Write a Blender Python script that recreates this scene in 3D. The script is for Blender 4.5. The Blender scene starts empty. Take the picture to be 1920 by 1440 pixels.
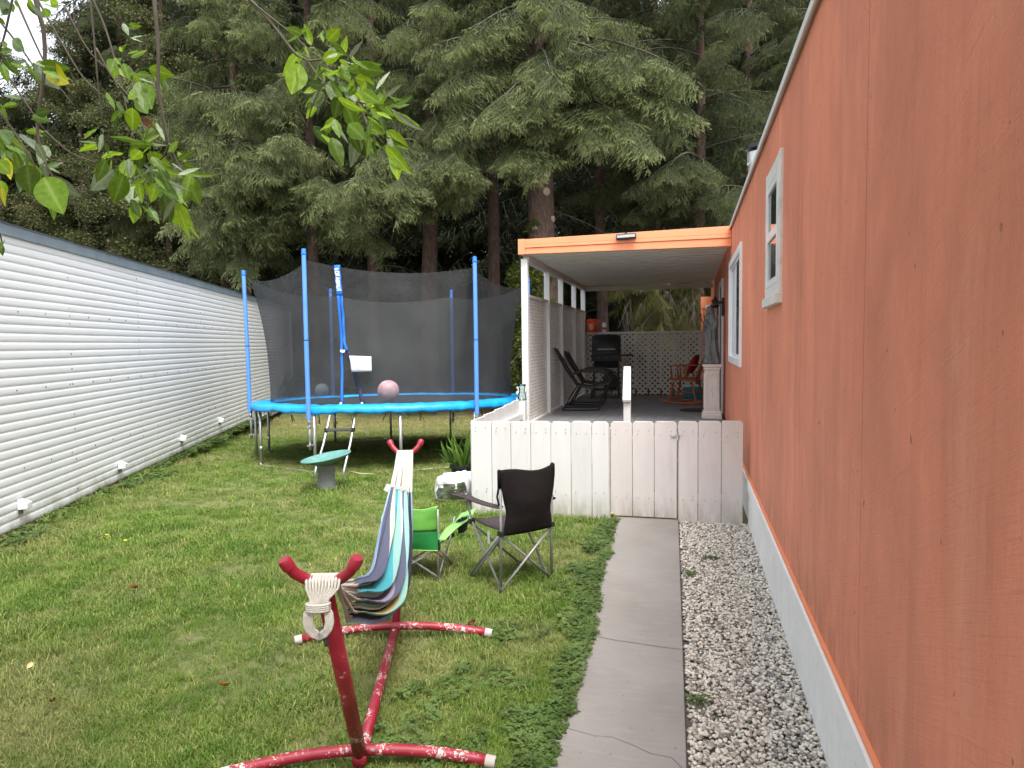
import bpy, math, random
import numpy as np
from mathutils import Vector, Matrix, Euler, noise as mnoise

random.seed(7)
RNG = np.random.default_rng(7)
scene = bpy.context.scene
COL = scene.collection

# ------------------------------------------------------------------ camera, sky, sun, exposure
F_PX, CX, CY, EYE = 1300.0, 960.0, 720.0, 1.65
YAW, PITCH, ROLL = math.radians(14.25), math.atan(77 / 1300), 0.0122
camd = bpy.data.cameras.new('camera')
cam = bpy.data.objects.new('camera', camd)
COL.objects.link(cam)
camd.sensor_width = 36.0
camd.lens = F_PX / 1920 * 36
camd.clip_start, camd.clip_end = 0.05, 400
RM = Matrix.Rotation(YAW, 3, 'Z') @ Matrix.Rotation(math.pi / 2 - PITCH, 3, 'X') @ Matrix.Rotation(-ROLL, 3, 'Z')
cam.matrix_world = Matrix.Translation((0, 0, EYE)) @ RM.to_4x4()
scene.camera = cam

world = bpy.data.worlds.new('World')
scene.world = world
world.use_nodes = True
nt = world.node_tree
nt.nodes.clear()
out = nt.nodes.new('ShaderNodeOutputWorld')
bg = nt.nodes.new('ShaderNodeBackground')
sky = nt.nodes.new('ShaderNodeTexSky')
sky.sky_type = 'NISHITA'
sky.sun_disc = False
SUN_EL, SUN_ROT = math.radians(62), math.radians(148)
sky.sun_elevation, sky.sun_rotation = SUN_EL, SUN_ROT
sky.air_density, sky.dust_density, sky.ozone_density = 1.0, 3.0, 1.0
hsv = nt.nodes.new('ShaderNodeHueSaturation')
hsv.inputs['Saturation'].default_value = 0.22
nt.links.new(sky.outputs[0], hsv.inputs['Color'])
nt.links.new(hsv.outputs[0], bg.inputs['Color'])
bg.inputs['Strength'].default_value = 0.15
nt.links.new(bg.outputs[0], out.inputs[0])

sund = bpy.data.lights.new('sun', 'SUN')
sund.energy = 1.1
sund.angle = math.radians(22)
sund.color = (1.0, 0.96, 0.9)
sun = bpy.data.objects.new('sun', sund)
COL.objects.link(sun)
sdir = Vector((math.sin(SUN_ROT) * math.cos(SUN_EL), math.cos(SUN_ROT) * math.cos(SUN_EL), math.sin(SUN_EL)))
sun.rotation_euler = sdir.to_track_quat('Z', 'Y').to_euler()
sun.location = (0, 0, 30)

vs = scene.view_settings
vs.view_transform = 'Standard'
vs.look = 'None'
vs.gamma = 1.0
vs.exposure = 1.74
vs.use_curve_mapping = False

# ------------------------------------------------------------------ placing helpers
FW = Vector((-math.sin(YAW), math.cos(YAW), 0))
RT = Vector((math.cos(YAW), math.sin(YAW), 0))
CAMP = Vector((0, 0, EYE))


def ray(x, y):
    return RM @ Vector(((x - CX) / F_PX, -(y - CY) / F_PX, -1.0))


def at(x, y, d):
    """world point on the sight line of a pixel at d metres of depth"""
    r = ray(x, y)
    return CAMP + r * (d / r.dot(FW))


def on_y(x, y, Y):
    r = ray(x, y)
    return CAMP + r * (Y / r.y)


def on_z(x, y, z=0.0):
    r = ray(x, y)
    return CAMP + r * ((z - EYE) / r.z)


# ------------------------------------------------------------------ object helpers
def tag(o, label=None, cat=None, group=None, kind=None):
    if label: o['label'] = label
    if cat: o['category'] = cat
    if group: o['group'] = group
    if kind: o['kind'] = kind
    return o


def thing(name, label, cat, loc=(0, 0, 0), rz=0.0, group=None):
    o = bpy.data.objects.new(name, None)
    o.empty_display_size = 0.1
    COL.objects.link(o)
    o.location = loc
    o.rotation_euler = (0, 0, rz)
    return tag(o, label, cat, group)


def copy_tree(o, parent=None):
    c = o.copy()
    COL.objects.link(c)
    if parent is not None:
        c.parent = parent
    for ch in list(o.children):
        copy_tree(ch, c)
    return c


class MB:
    def __init__(s):
        s.v, s.f, s.a = [], [], []

    def add(s, vs, fs, att=None):
        o = len(s.v)
        s.v.extend([(p[0], p[1], p[2]) for p in vs])
        s.f.extend([tuple(i + o for i in q) for q in fs])
        s.a.extend(att if att is not None else [0.0] * len(vs))
        return s

    def hexa(s, p):
        return s.add(p, [(0, 3, 2, 1), (4, 5, 6, 7), (0, 1, 5, 4), (1, 2, 6, 5), (2, 3, 7, 6), (3, 0, 4, 7)])

    def box(s, c, d, rot=None):
        x, y, z = d[0] / 2, d[1] / 2, d[2] / 2
        P = [Vector(q) for q in ((-x, -y, -z), (x, -y, -z), (x, y, -z), (-x, y, -z), (-x, -y, z), (x, -y, z), (x, y, z), (-x, y, z))]
        if rot is not None:
            R = Euler(rot).to_matrix()
            P = [R @ q for q in P]
        c = Vector(c)
        return s.hexa([q + c for q in P])

    def span(s, lo, hi):
        return s.box([(lo[i] + hi[i]) / 2 for i in range(3)], [abs(hi[i] - lo[i]) for i in range(3)])

    def beam(s, a, b, w, h, up=(0, 0, 1)):
        a, b = Vector(a), Vector(b)
        d = (b - a).normalized()
        sd = d.cross(Vector(up))
        if sd.length < 1e-4:
            sd = d.cross(Vector((1, 0, 0)))
        sd.normalize()
        u = sd.cross(d)
        sd, u = sd * (w / 2), u * (h / 2)
        return s.hexa([a - sd - u, a + sd - u, b + sd - u, b - sd - u, a - sd + u, a + sd + u, b + sd + u, b - sd + u])

    def tube(s, pts, r, n=8, caps=True, closed=False):
        pts = [Vector(p) for p in pts]
        m = len(pts)
        rs = list(r) if hasattr(r, '__len__') else [r] * m
        prev = None
        rings = []
        for i, p in enumerate(pts):
            if closed:
                d = pts[(i + 1) % m] - pts[i - 1]
            else:
                d = pts[min(i + 1, m - 1)] - pts[max(i - 1, 0)]
            d = d.normalized() if d.length > 1e-9 else Vector((0, 0, 1))
            if prev is None:
                prev = d.orthogonal().normalized()
            prev = prev - d * prev.dot(d)
            prev = prev.normalized() if prev.length > 1e-6 else d.orthogonal().normalized()
            q = d.cross(prev)
            rings.append([p + (prev * math.cos(2 * math.pi * k / n) + q * math.sin(2 * math.pi * k / n)) * rs[i] for k in range(n)])
        vs = [q for R in rings for q in R]
        fs = []
        for i in range(m if closed else m - 1):
            j = (i + 1) % m
            for k in range(n):
                k2 = (k + 1) % n
                fs.append((i * n + k, i * n + k2, j * n + k2, j * n + k))
        if caps and not closed:
            fs.append(tuple(reversed(range(n))))
            fs.append(tuple((m - 1) * n + k for k in range(n)))
        return s.add(vs, fs)

    def lathe(s, prof, n=24, c=(0, 0, 0)):
        c = Vector(c)
        vs, fs = [], []
        for (r, z) in prof:
            for k in range(n):
                a = 2 * math.pi * k / n
                vs.append(c + Vector((r * math.cos(a), r * math.sin(a), z)))
        for i in range(len(prof) - 1):
            for k in range(n):
                k2 = (k + 1) % n
                fs.append((i * n + k, i * n + k2, (i + 1) * n + k2, (i + 1) * n + k))
        if prof[0][0] > 1e-5: fs.append(tuple(reversed(range(n))))
        if prof[-1][0] > 1e-5: fs.append(tuple((len(prof) - 1) * n + k for k in range(n)))
        return s.add(vs, fs)

    def grid(s, fn, nu, nv, att=None, closed_u=False):
        vs, fs, at_ = [], [], []
        for i in range(nu + (0 if closed_u else 1)):
            for j in range(nv + 1):
                u, v = i / nu, j / nv
                vs.append(fn(u, v))
                at_.append(att(u, v) if att else 0.0)
        W = nv + 1
        nn = nu
        tot = nu if closed_u else nu + 1
        for i in range(nn):
            i2 = (i + 1) % tot
            for j in range(nv):
                fs.append((i * W + j, i2 * W + j, i2 * W + j + 1, i * W + j + 1))
        return s.add(vs, fs, at_)

    def prism(s, poly, z0, z1):
        n = len(poly)
        vs = [(p[0], p[1], z0) for p in poly] + [(p[0], p[1], z1) for p in poly]
        fs = [tuple(reversed(range(n))), tuple(range(n, 2 * n))] + [(k, (k + 1) % n, n + (k + 1) % n, n + k) for k in range(n)]
        return s.add(vs, fs)

    def mesh(s, name, mat, smooth=False, att=None):
        me = bpy.data.meshes.new(name)
        me.from_pydata(s.v, [], s.f)
        me.materials.append(mat)
        if smooth:
            me.polygons.foreach_set('use_smooth', [True] * len(me.polygons))
        if att:
            a = me.attributes.new(att, 'FLOAT', 'POINT')
            a.data.foreach_set('value', s.a)
        me.update()
        return me

    def build(s, name, mat, parent=None, smooth=False, bevel=0, att=None, solid=0, sub=0, auto=None):
        me = s.mesh(name, mat, smooth, att)
        if auto is not None:
            me.polygons.foreach_set('use_smooth', [True] * len(me.polygons))
            me.set_sharp_from_angle(angle=math.radians(auto))
        o = bpy.data.objects.new(name, me)
        COL.objects.link(o)
        if parent is not None:
            o.parent = parent
        if solid:
            m = o.modifiers.new('solid', 'SOLIDIFY'); m.thickness = solid; m.offset = 0
        if bevel:
            m = o.modifiers.new('bevel', 'BEVEL'); m.width = bevel; m.segments = 2; m.limit_method = 'ANGLE'
        if sub:
            m = o.modifiers.new('sub', 'SUBSURF'); m.levels = sub; m.render_levels = sub
        return o


# ------------------------------------------------------------------ materials
def nmat(name):
    m = bpy.data.materials.new(name)
    m.use_nodes = True
    t = m.node_tree
    b = t.nodes['Principled BSDF']
    return m, t, b


def N(t, kind, **kw):
    n = t.nodes.new(kind)
    for k, v in kw.items():
        if k in n.inputs:
            n.inputs[k].default_value = v
        else:
            setattr(n, k, v)
    return n


def ramp(t, stops, interp='LINEAR'):
    r = t.nodes.new('ShaderNodeValToRGB')
    r.color_ramp.interpolation = interp
    e = r.color_ramp.elements
    while len(e) > 1: e.remove(e[-1])
    e[0].position = stops[0][0]; e[0].color = (*stops[0][1], 1)
    for p, c in stops[1:]:
        q = e.new(p); q.color = (*c, 1)
    return r


def coord(t, scale=(1, 1, 1), kind='Object', rot=(0, 0, 0)):
    if kind == 'World':
        g = t.nodes.new('ShaderNodeNewGeometry'); o = g.outputs['Position']
    else:
        g = t.nodes.new('ShaderNodeTexCoord'); o = g.outputs[kind]
    mp = t.nodes.new('ShaderNodeMapping')
    mp.inputs['Scale'].default_value = scale
    mp.inputs['Rotation'].default_value = rot
    t.links.new(o, mp.inputs[0])
    return mp.outputs[0]


def mixc(t, fac, a, b, mode='MIX'):
    m = t.nodes.new('ShaderNodeMix')
    m.data_type = 'RGBA'; m.blend_type = mode
    for sock, val in ((m.inputs[0], fac), (m.inputs[6], a), (m.inputs[7], b)):
        if hasattr(val, 'is_linked'):
            t.links.new(val, sock)
        elif hasattr(val, '__len__'):
            sock.default_value = (*val[:3], 1)
        else:
            sock.default_value = val
    return m.outputs[2]


def noisef(t, vec, scale, detail=4, rough=0.55, dist=0.0):
    n = N(t, 'ShaderNodeTexNoise')
    n.inputs['Scale'].default_value = scale
    n.inputs['Detail'].default_value = detail
    n.inputs['Roughness'].default_value = rough
    n.inputs['Distortion'].default_value = dist
    if vec is not None: t.links.new(vec, n.inputs['Vector'])
    return n.outputs['Fac']


def rng(t, v, a, b, c=0.0, d=1.0):
    m = t.nodes.new('ShaderNodeMapRange')
    m.inputs[1].default_value, m.inputs[2].default_value = a, b
    m.inputs[3].default_value, m.inputs[4].default_value = c, d
    t.links.new(v, m.inputs[0])
    return m.outputs[0]


def bump(t, b, h, strength=0.3, dist=0.01):
    n = t.nodes.new('ShaderNodeBump')
    n.inputs['Strength'].default_value = strength
    n.inputs['Distance'].default_value = dist
    t.links.new(h, n.inputs['Height'])
    t.links.new(n.outputs[0], b.inputs['Normal'])


def simple(name, col, rough=0.6, var=0.12, scale=8, bmp=0.1, metal=0.0, spec=0.4, kind='Object', stretch=(1, 1, 1), dirt=None, dirt_amt=0.3, rnd=0.0, splash=False):
    m, t, b = nmat(name)
    v = coord(t, stretch, kind)
    n = noisef(t, v, scale, 5, 0.6)
    c = mixc(t, rng(t, n, 0.3, 0.7), [x * (1 - var) for x in col], [min(1, x * (1 + var)) for x in col])
    if dirt:
        d = noisef(t, v, scale * 0.37, 6, 0.7, 0.4)
        c = mixc(t, rng(t, d, 0.52, 0.75, 0, dirt_amt), c, dirt)
    if splash:
        gp = t.nodes.new('ShaderNodeNewGeometry'); sp = t.nodes.new('ShaderNodeSeparateXYZ'); t.links.new(gp.outputs['Position'], sp.inputs[0])
        gr = noisef(t, coord(t, (30, 30, 1.2), kind), 1.6, 5, 0.7, 1.2)
        c = mixc(t, rng(t, gr, 0.55, 0.75, 0, 0.22), c, (0.40, 0.37, 0.34))
        mu = t.nodes.new('ShaderNodeMath'); mu.operation = 'MULTIPLY'
        t.links.new(rng(t, sp.outputs[2], 0.0, 0.24, 1, 0), mu.inputs[0]); t.links.new(rng(t, noisef(t, v, 9, 5, 0.7), 0.38, 0.62, 0, .85), mu.inputs[1])
        c = mixc(t, mu.outputs[0], c, (0.27, 0.24, 0.17))
    if rnd:
        oi = t.nodes.new('ShaderNodeObjectInfo')
        h = N(t, 'ShaderNodeHueSaturation')
        t.links.new(c, h.inputs['Color'])
        t.links.new(rng(t, oi.outputs['Random'], 0, 1, 1 - rnd, 1 + rnd), h.inputs['Value'])
        c = h.outputs[0]
    t.links.new(c, b.inputs['Base Color'])
    b.inputs['Roughness'].default_value = rough
    b.inputs['Metallic'].default_value = metal
    b.inputs['Specular IOR Level'].default_value = spec
    if bmp:
        bump(t, b, noisef(t, v, scale * 4, 4), bmp, 0.004)
    return m


M = {}


def orange_siding(name, base):
    m, t, b = nmat(name)
    w = coord(t, (1, 1, 1), 'World')

    def stretched(rot, scale):
        a = coord(t, (1, 1, 1), 'World', rot)
        mp = t.nodes.new('ShaderNodeMapping'); mp.inputs['Scale'].default_value = scale
        t.links.new(a, mp.inputs[0])
        return mp.outputs[0]
    D = lambda f: [x * f for x in base]
    # weathering blotches, broad rain streaks, rough sawn grain, slanting saw marks, chalky fade
    big = noisef(t, stretched((0, 0, 0), (1, .9, .5)), 1.5, 6, 0.62, 0.3)
    streak = noisef(t, stretched((0, 0, 0), (1, 3.2, .25)), 1.4, 6, 0.7, 0.4)
    fade = noisef(t, stretched((0, 0, 0), (1, 2.6, .5)), 2.1, 6, 0.7, 0.5)
    fine = noisef(t, stretched((0, 0, 0), (1, 30, 5)), 2.2, 6, 0.8, 0.8)
    scr = noisef(t, stretched((.38, 0, 0), (1, 2.4, 70)), 1.6, 4, 0.75, 0.5)
    scr2 = noisef(t, stretched((-.10, 0, 0), (1, 2.0, 60)), 1.9, 4, 0.75, 0.4)
    msk = noisef(t, w, 1.1, 4, 0.6)
    pit = noisef(t, w, 140, 4, 0.7)
    c = mixc(t, rng(t, big, 0.33, 0.67), D(.76), [min(1, x) for x in D(1.08)])
    c = mixc(t, rng(t, streak, 0.50, 0.74, 0, 0.5), c, D(.55))
    c = mixc(t, rng(t, fade, 0.54, 0.76, 0, 0.45), c, (min(1, base[0] * 1.02), base[1] * 1.45, base[2] * 1.7))
    c = mixc(t, rng(t, fine, 0.45, 0.72, 0, 0.22), c, D(.55))
    mk = t.nodes.new('ShaderNodeMath'); mk.operation = 'MULTIPLY'
    t.links.new(rng(t, scr, 0.58, 0.72, 0, 0.42), mk.inputs[0]); t.links.new(rng(t, msk, 0.46, 0.58), mk.inputs[1])
    c = mixc(t, mk.outputs[0], c, D(.45))
    mk = t.nodes.new('ShaderNodeMath'); mk.operation = 'MULTIPLY'
    t.links.new(rng(t, scr2, 0.58, 0.74, 0, 0.4), mk.inputs[0]); t.links.new(rng(t, msk, 0.54, 0.42), mk.inputs[1])
    c = mixc(t, mk.outputs[0], c, D(.52))
    c = mixc(t, rng(t, pit, 0.62, 0.78, 0, 0.35), c, D(.5))
    c = mixc(t, rng(t, noisef(t, w, 22, 2, 0.5), 0.735, 0.775, 0, 0.7), c, (0.13, 0.05, 0.035))
    sep = t.nodes.new('ShaderNodeSeparateXYZ'); t.links.new(w, sep.inputs[0])
    lm = t.nodes.new('ShaderNodeMath'); lm.operation = 'MULTIPLY'
    t.links.new(rng(t, sep.outputs[2], .43, .75, .55, 0), lm.inputs[0]); t.links.new(rng(t, noisef(t, stretched((0, 0, 0), (1, 5, 1.5)), 3, 5, .7), .42, .62), lm.inputs[1])
    c = mixc(t, lm.outputs[0], c, (0.27, 0.13, 0.085))
    t.links.new(c, b.inputs['Base Color'])
    b.inputs['Roughness'].default_value = 0.62
    b.inputs['Specular IOR Level'].default_value = 0.3
    h = t.nodes.new('ShaderNodeMath'); h.operation = 'ADD'
    h2 = t.nodes.new('ShaderNodeMath'); h2.operation = 'ADD'
    t.links.new(scr, h2.inputs[0]); t.links.new(pit, h2.inputs[1])
    t.links.new(fine, h.inputs[0]); t.links.new(h2.outputs[0], h.inputs[1])
    bump(t, b, h.outputs[0], 0.6, 0.004)
    return m


M['orange'] = orange_siding('orange_siding', (0.77, 0.272, 0.168))
M['orange_trim'] = simple('orange_trim', (0.78, 0.27, 0.13), 0.5, 0.06, 3, 0.05)
M['white_wood'] = simple('white_painted_wood', (0.615, 0.615, 0.61), 0.55, 0.05, 5, 0.12, stretch=(1, 1, 0.25), dirt=(0.42, 0.40, 0.37), dirt_amt=0.28, rnd=0.03, splash=True)
M['pink_white'] = simple('faded_white_board', (0.62, 0.58, 0.57), 0.6, 0.06, 5, 0.14, stretch=(1, 1, 0.25), dirt=(0.36, 0.32, 0.29), dirt_amt=0.45, rnd=0.04, splash=True)  # white boards of a slightly pinker tone
M['white_skirt'] = simple('white_skirting', (0.80, 0.81, 0.82), 0.5, 0.04, 6, 0.08, dirt=(0.4, 0.4, 0.4), dirt_amt=0.2, rnd=0.03)
M['white_frame'] = simple('white_vinyl_frame', (0.74, 0.75, 0.77), 0.35, 0.03, 5, 0.03)
M['old_white'] = simple('chipped_white_trim', (0.62, 0.60, 0.58), 0.65, 0.08, 14, 0.3, dirt=(0.3, 0.27, 0.24), dirt_amt=0.6)
M['lattice'] = simple('lattice_white', (0.62, 0.59, 0.55), 0.6, 0.08, 6, 0.1, dirt=(0.36, 0.32, 0.27), dirt_amt=0.4)
M['soffit'] = simple('soffit_metal', (0.74, 0.74, 0.72), 0.5, 0.05, 4, 0.05)
M['deck'] = simple('grey_deck_paint', (0.20, 0.205, 0.215), 0.7, 0.12, 5, 0.12, dirt=(0.1, 0.09, 0.08), dirt_amt=0.4, rnd=0.05)
M['steel'] = simple('galvanised_steel', (0.48, 0.49, 0.50), 0.4, 0.15, 12, 0.05, metal=0.75)
M['chair_steel'] = simple('grey_coated_steel', (0.30, 0.30, 0.31), 0.4, 0.1, 20, 0.03, metal=0.4)
M['blue_foam'] = simple('blue_sleeve', (0.095, 0.27, 0.78), 0.42, 0.06, 6, 0.05)
M['blue_strap'] = simple('blue_webbing', (0.02, 0.16, 0.60), 0.6, 0.1, 30, 0.1)
M['dark_strap'] = simple('navy_webbing', (0.015, 0.02, 0.05), 0.6, 0.1, 30, 0.1)
M['pad_blue'] = simple('blue_vinyl_pad', (0.008, 0.29, 0.70), 0.40, 0.2, 5, 0.9, spec=0.4, dirt=(0.06, 0.36, 0.66), dirt_amt=0.6)
M['black_mat'] = simple('black_jump_mat', (0.035, 0.036, 0.04), 0.55, 0.1, 40, 0.1)
M['black_metal'] = simple('black_metal', (0.012, 0.012, 0.013), 0.45, 0.1, 12, 0.03)
M['black_plastic'] = simple('black_plastic', (0.015, 0.015, 0.016), 0.5, 0.1, 12, 0.03)
M['black_fabric'] = simple('black_fabric', (0.012, 0.010, 0.010), 0.85, 0.25, 60, 0.2, spec=0.1)
M['brown_fabric'] = simple('charcoal_fabric', (0.055, 0.043, 0.046), 0.85, 0.2, 60, 0.2, spec=0.15)
M['sling'] = simple('taupe_sling', (0.05, 0.042, 0.038), 0.8, 0.15, 60, 0.15)
M['green_dark'] = simple('green_nylon', (0.085, 0.27, 0.035), 0.6, 0.15, 10, 0.15)
M['green_deep'] = simple('deep_green_nylon', (0.02, 0.24, 0.06), 0.55, 0.12, 10, 0.15)
M['green_light'] = simple('lime_nylon', (0.22, 0.52, 0.13), 0.6, 0.12, 12, 0.1)
M['mesh_black'] = simple('black_mesh', (0.03, 0.03, 0.03), 0.7, 0.2, 60, 0.2)
M['rope'] = simple('white_cotton_rope', (0.47, 0.445, 0.40), 0.9, 0.12, 90, 0.5, spec=0.1)
M['concrete'] = None
M['teal'] = simple('teal_resin', (0.10, 0.24, 0.215), 0.6, 0.18, 14, 0.2, dirt=(0.25, 0.33, 0.3), dirt_amt=0.5)
M['grey_ped'] = simple('grey_resin', (0.17, 0.18, 0.175), 0.7, 0.15, 20, 0.3, dirt=(0.07, 0.08, 0.06), dirt_amt=0.4)
M['wood_orange'] = simple('varnished_maple', (0.30, 0.075, 0.018), 0.35, 0.3, 6, 0.1, stretch=(1, 1, 6))
M['red_cloth'] = simple('red_cushion_cloth', (0.25, 0.012, 0.02), 0.85, 0.2, 30, 0.2)
M['stone_statue'] = simple('weathered_statue_grey', (0.135, 0.145, 0.145), 0.75, 0.3, 16, 0.25, dirt=(0.05, 0.055, 0.05), dirt_amt=0.6)
M['stone_ped'] = simple('cast_stone_white', (0.60, 0.55, 0.50), 0.75, 0.08, 14, 0.25, dirt=(0.3, 0.27, 0.23), dirt_amt=0.4)
M['bucket'] = simple('orange_plastic', (0.75, 0.09, 0.015), 0.4, 0.06, 6, 0.02)
M['paper'] = simple('white_paper', (0.72, 0.74, 0.74), 0.8, 0.04, 12, 0.05)
M['pencil'] = simple('grey_pencil', (0.35, 0.38, 0.42), 0.8, 0.1, 12, 0)
M['print_white'] = simple('white_print', (0.62, 0.70, 0.76), 0.7, 0.1, 30, 0)
M['bag_white'] = simple('white_woven_plastic', (0.70, 0.70, 0.70), 0.4, 0.06, 12, 0.4)
M['bag_dark'] = simple('dark_bag_print', (0.07, 0.075, 0.065), 0.4, 0.5, 9, 0.2)
M['soil'] = simple('potting_soil', (0.04, 0.025, 0.016), 0.95, 0.3, 30, 0.5)
M['redwood'] = simple('red_brown_board', (0.22, 0.06, 0.025), 0.8, 0.3, 7, 0.3, stretch=(1, 1, 4))
M['flash'] = simple('grey_drip_edge', (0.27, 0.33, 0.38), 0.45, 0.15, 3, 0.06, metal=0.2, dirt=(0.45, 0.48, 0.5), dirt_amt=0.4)
M['roof_grey'] = simple('roof_grey', (0.25, 0.26, 0.27), 0.8, 0.12, 4, 0.2)
M['teal_bin'] = simple('teal_plastic', (0.01, 0.22, 0.30), 0.5, 0.08, 6, 0.02)
M['yellow_wood'] = simple('raw_wood', (0.32, 0.24, 0.10), 0.8, 0.2, 9, 0.2)
M['flower_red'] = simple('red_petal', (0.35, 0.01, 0.05), 0.7, 0.2, 30, 0.1)
M['flower_pink'] = simple('pink_petal', (0.65, 0.35, 0.33), 0.7, 0.1, 30, 0.1)
M['mat_brown'] = simple('brown_mat', (0.05, 0.028, 0.018), 0.95, 0.3, 40, 0.3)
M['concrete_old'] = simple('old_concrete', (0.42, 0.38, 0.35), 0.85, 0.15, 6, 0.3)
M['tag'] = simple('white_tag', (0.62, 0.62, 0.60), 0.7, 0.08, 20, 0)
M['gold_leaf'] = simple('dry_leaf', (0.28, 0.11, 0.035), 0.8, 0.3, 20, 0.3)
M['pale_leaf'] = simple('pale_dry_leaf', (0.75, 0.58, 0.28), 0.7, 0.15, 20, 0.2)
M['yellow_flower'] = simple('yellow_petal', (0.75, 0.62, 0.01), 0.7, 0.1, 20, 0)
M['rubber'] = simple('grey_rubber', (0.06, 0.06, 0.065), 0.7, 0.1, 20, 0.05)
M['red_plastic'] = simple('red_plastic', (0.55, 0.05, 0.02), 0.5, 0.1, 20, 0)
M['hose'] = simple('pale_stick', (0.42, 0.36, 0.25), 0.8, 0.2, 12, 0.3)
M['white_frame_dark'] = simple('grey_screen', (0.12, 0.13, 0.14), 0.6, 0.1, 12, 0)
M['curtain'] = simple('pale_curtain', (0.4, 0.42, 0.45), 0.9, 0.1, 5, 0.1, stretch=(1, 6, 1))

# glass
m, t, b = nmat('window_glass')
b.inputs['Base Color'].default_value = (0.035, 0.045, 0.05, 1)
b.inputs['Roughness'].default_value = 0.03
b.inputs['Specular IOR Level'].default_value = 0.6
M['glass'] = m
m, t, b = nmat('clear_glass')
b.inputs['Base Color'].default_value = (0.80, 0.92, 0.90, 1)
b.inputs['Roughness'].default_value = 0.03
b.inputs['Transmission Weight'].default_value = 1.0
b.inputs['IOR'].default_value = 1.3
M['jar'] = m

# red stand paint with chipped flecks
m, t, b = nmat('chipped_red_paint')
v = coord(t, (1, 1, 1), 'World')
n1 = noisef(t, v, 75, 4, 0.7)
n2 = noisef(t, v, 9, 3, 0.5)
mm = t.nodes.new('ShaderNodeMath'); mm.operation = 'ADD'
t.links.new(n1, mm.inputs[0]); t.links.new(rng(t, n2, 0.3, 0.7, -0.16, 0.13), mm.inputs[1])
sep = t.nodes.new('ShaderNodeSeparateXYZ'); t.links.new(v, sep.inputs[0])
low = rng(t, sep.outputs[2], 0.05, 0.45, 0.035, -0.10)
m3 = t.nodes.new('ShaderNodeMath'); m3.operation = 'ADD'
t.links.new(mm.outputs[0], m3.inputs[0]); t.links.new(low, m3.inputs[1])
chip = rng(t, m3.outputs[0], 0.62, 0.645)
c = mixc(t, rng(t, n2, 0.3, 0.7), (0.21, 0.006, 0.018), (0.33, 0.018, 0.040))
c = mixc(t, chip, c, (0.55, 0.52, 0.47))
t.links.new(c, b.inputs['Base Color'])
b.inputs['Roughness'].default_value = 0.42
bump(t, b, n1, 0.15, 0.002)
M['red_paint'] = m

# pink ball
m, t, b = nmat('pink_marbled_vinyl')
v = coord(t, (1, 1, 1.6))
n1 = noisef(t, v, 7, 4, 0.6, 0.6)
c = mixc(t, rng(t, n1, 0.35, 0.65), (0.88, 0.42, 0.50), (0.95, 0.80, 0.83))
t.links.new(c, b.inputs['Base Color'])
b.inputs['Roughness'].default_value = 0.4
M['ball'] = m

# concrete path
m, t, b = nmat('path_concrete')
v = coord(t, (1, 1, 1), 'World')
n1 = noisef(t, v, 1.4, 6, 0.6)
n2 = noisef(t, v, 40, 4, 0.7)
n3 = noisef(t, coord(t, (1, 6, 1), 'World'), 6, 4, 0.6)
c = mixc(t, rng(t, n1, 0.3, 0.7), (0.205, 0.19, 0.173), (0.275, 0.26, 0.245))
c = mixc(t, rng(t, n2, 0.35, 0.7, 0, 0.4), c, (0.24, 0.22, 0.195))
c = mixc(t, rng(t, n3, 0.5, 0.8, 0, 0.3), c, (0.36, 0.35, 0.33))
sp = noisef(t, v, 55, 2, 0.4)
c = mixc(t, rng(t, sp, 0.72, 0.76, 0, 0.6), c, (0.13, 0.11, 0.09))
t.links.new(c, b.inputs['Base Color'])
b.inputs['Roughness'].default_value = 0.85
bump(t, b, n2, 0.3, 0.003)
M['concrete'] = m

# corrugated white siding: groove shade put into the colour, grime streaks over it
m, t, b = nmat('white_corrugated_metal')
v = coord(t, (1, 1, 1), 'World')
n1 = noisef(t, v, 0.9, 5, 0.6)
n2 = noisef(t, coord(t, (2.5, 2.5, 14), 'World'), 1.6, 6, 0.7)
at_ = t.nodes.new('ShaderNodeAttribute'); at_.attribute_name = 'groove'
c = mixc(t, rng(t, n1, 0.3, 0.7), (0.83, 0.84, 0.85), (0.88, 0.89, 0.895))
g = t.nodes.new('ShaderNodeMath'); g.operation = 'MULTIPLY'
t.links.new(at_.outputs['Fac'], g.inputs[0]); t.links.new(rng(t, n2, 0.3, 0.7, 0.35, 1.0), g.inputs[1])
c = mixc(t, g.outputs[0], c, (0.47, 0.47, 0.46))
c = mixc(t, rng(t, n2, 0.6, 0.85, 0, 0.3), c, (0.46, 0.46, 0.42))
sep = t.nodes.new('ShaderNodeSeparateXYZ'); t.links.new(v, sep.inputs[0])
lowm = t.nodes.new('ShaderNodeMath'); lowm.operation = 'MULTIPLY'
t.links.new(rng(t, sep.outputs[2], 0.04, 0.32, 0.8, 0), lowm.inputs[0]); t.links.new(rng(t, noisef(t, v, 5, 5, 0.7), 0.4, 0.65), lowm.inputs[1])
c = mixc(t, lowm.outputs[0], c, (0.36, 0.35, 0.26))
t.links.new(c, b.inputs['Base Color'])
b.inputs['Roughness'].default_value = 0.42
bump(t, b, noisef(t, v, 3.0, 3), 0.12, 0.02)
M['siding'] = m

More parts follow.
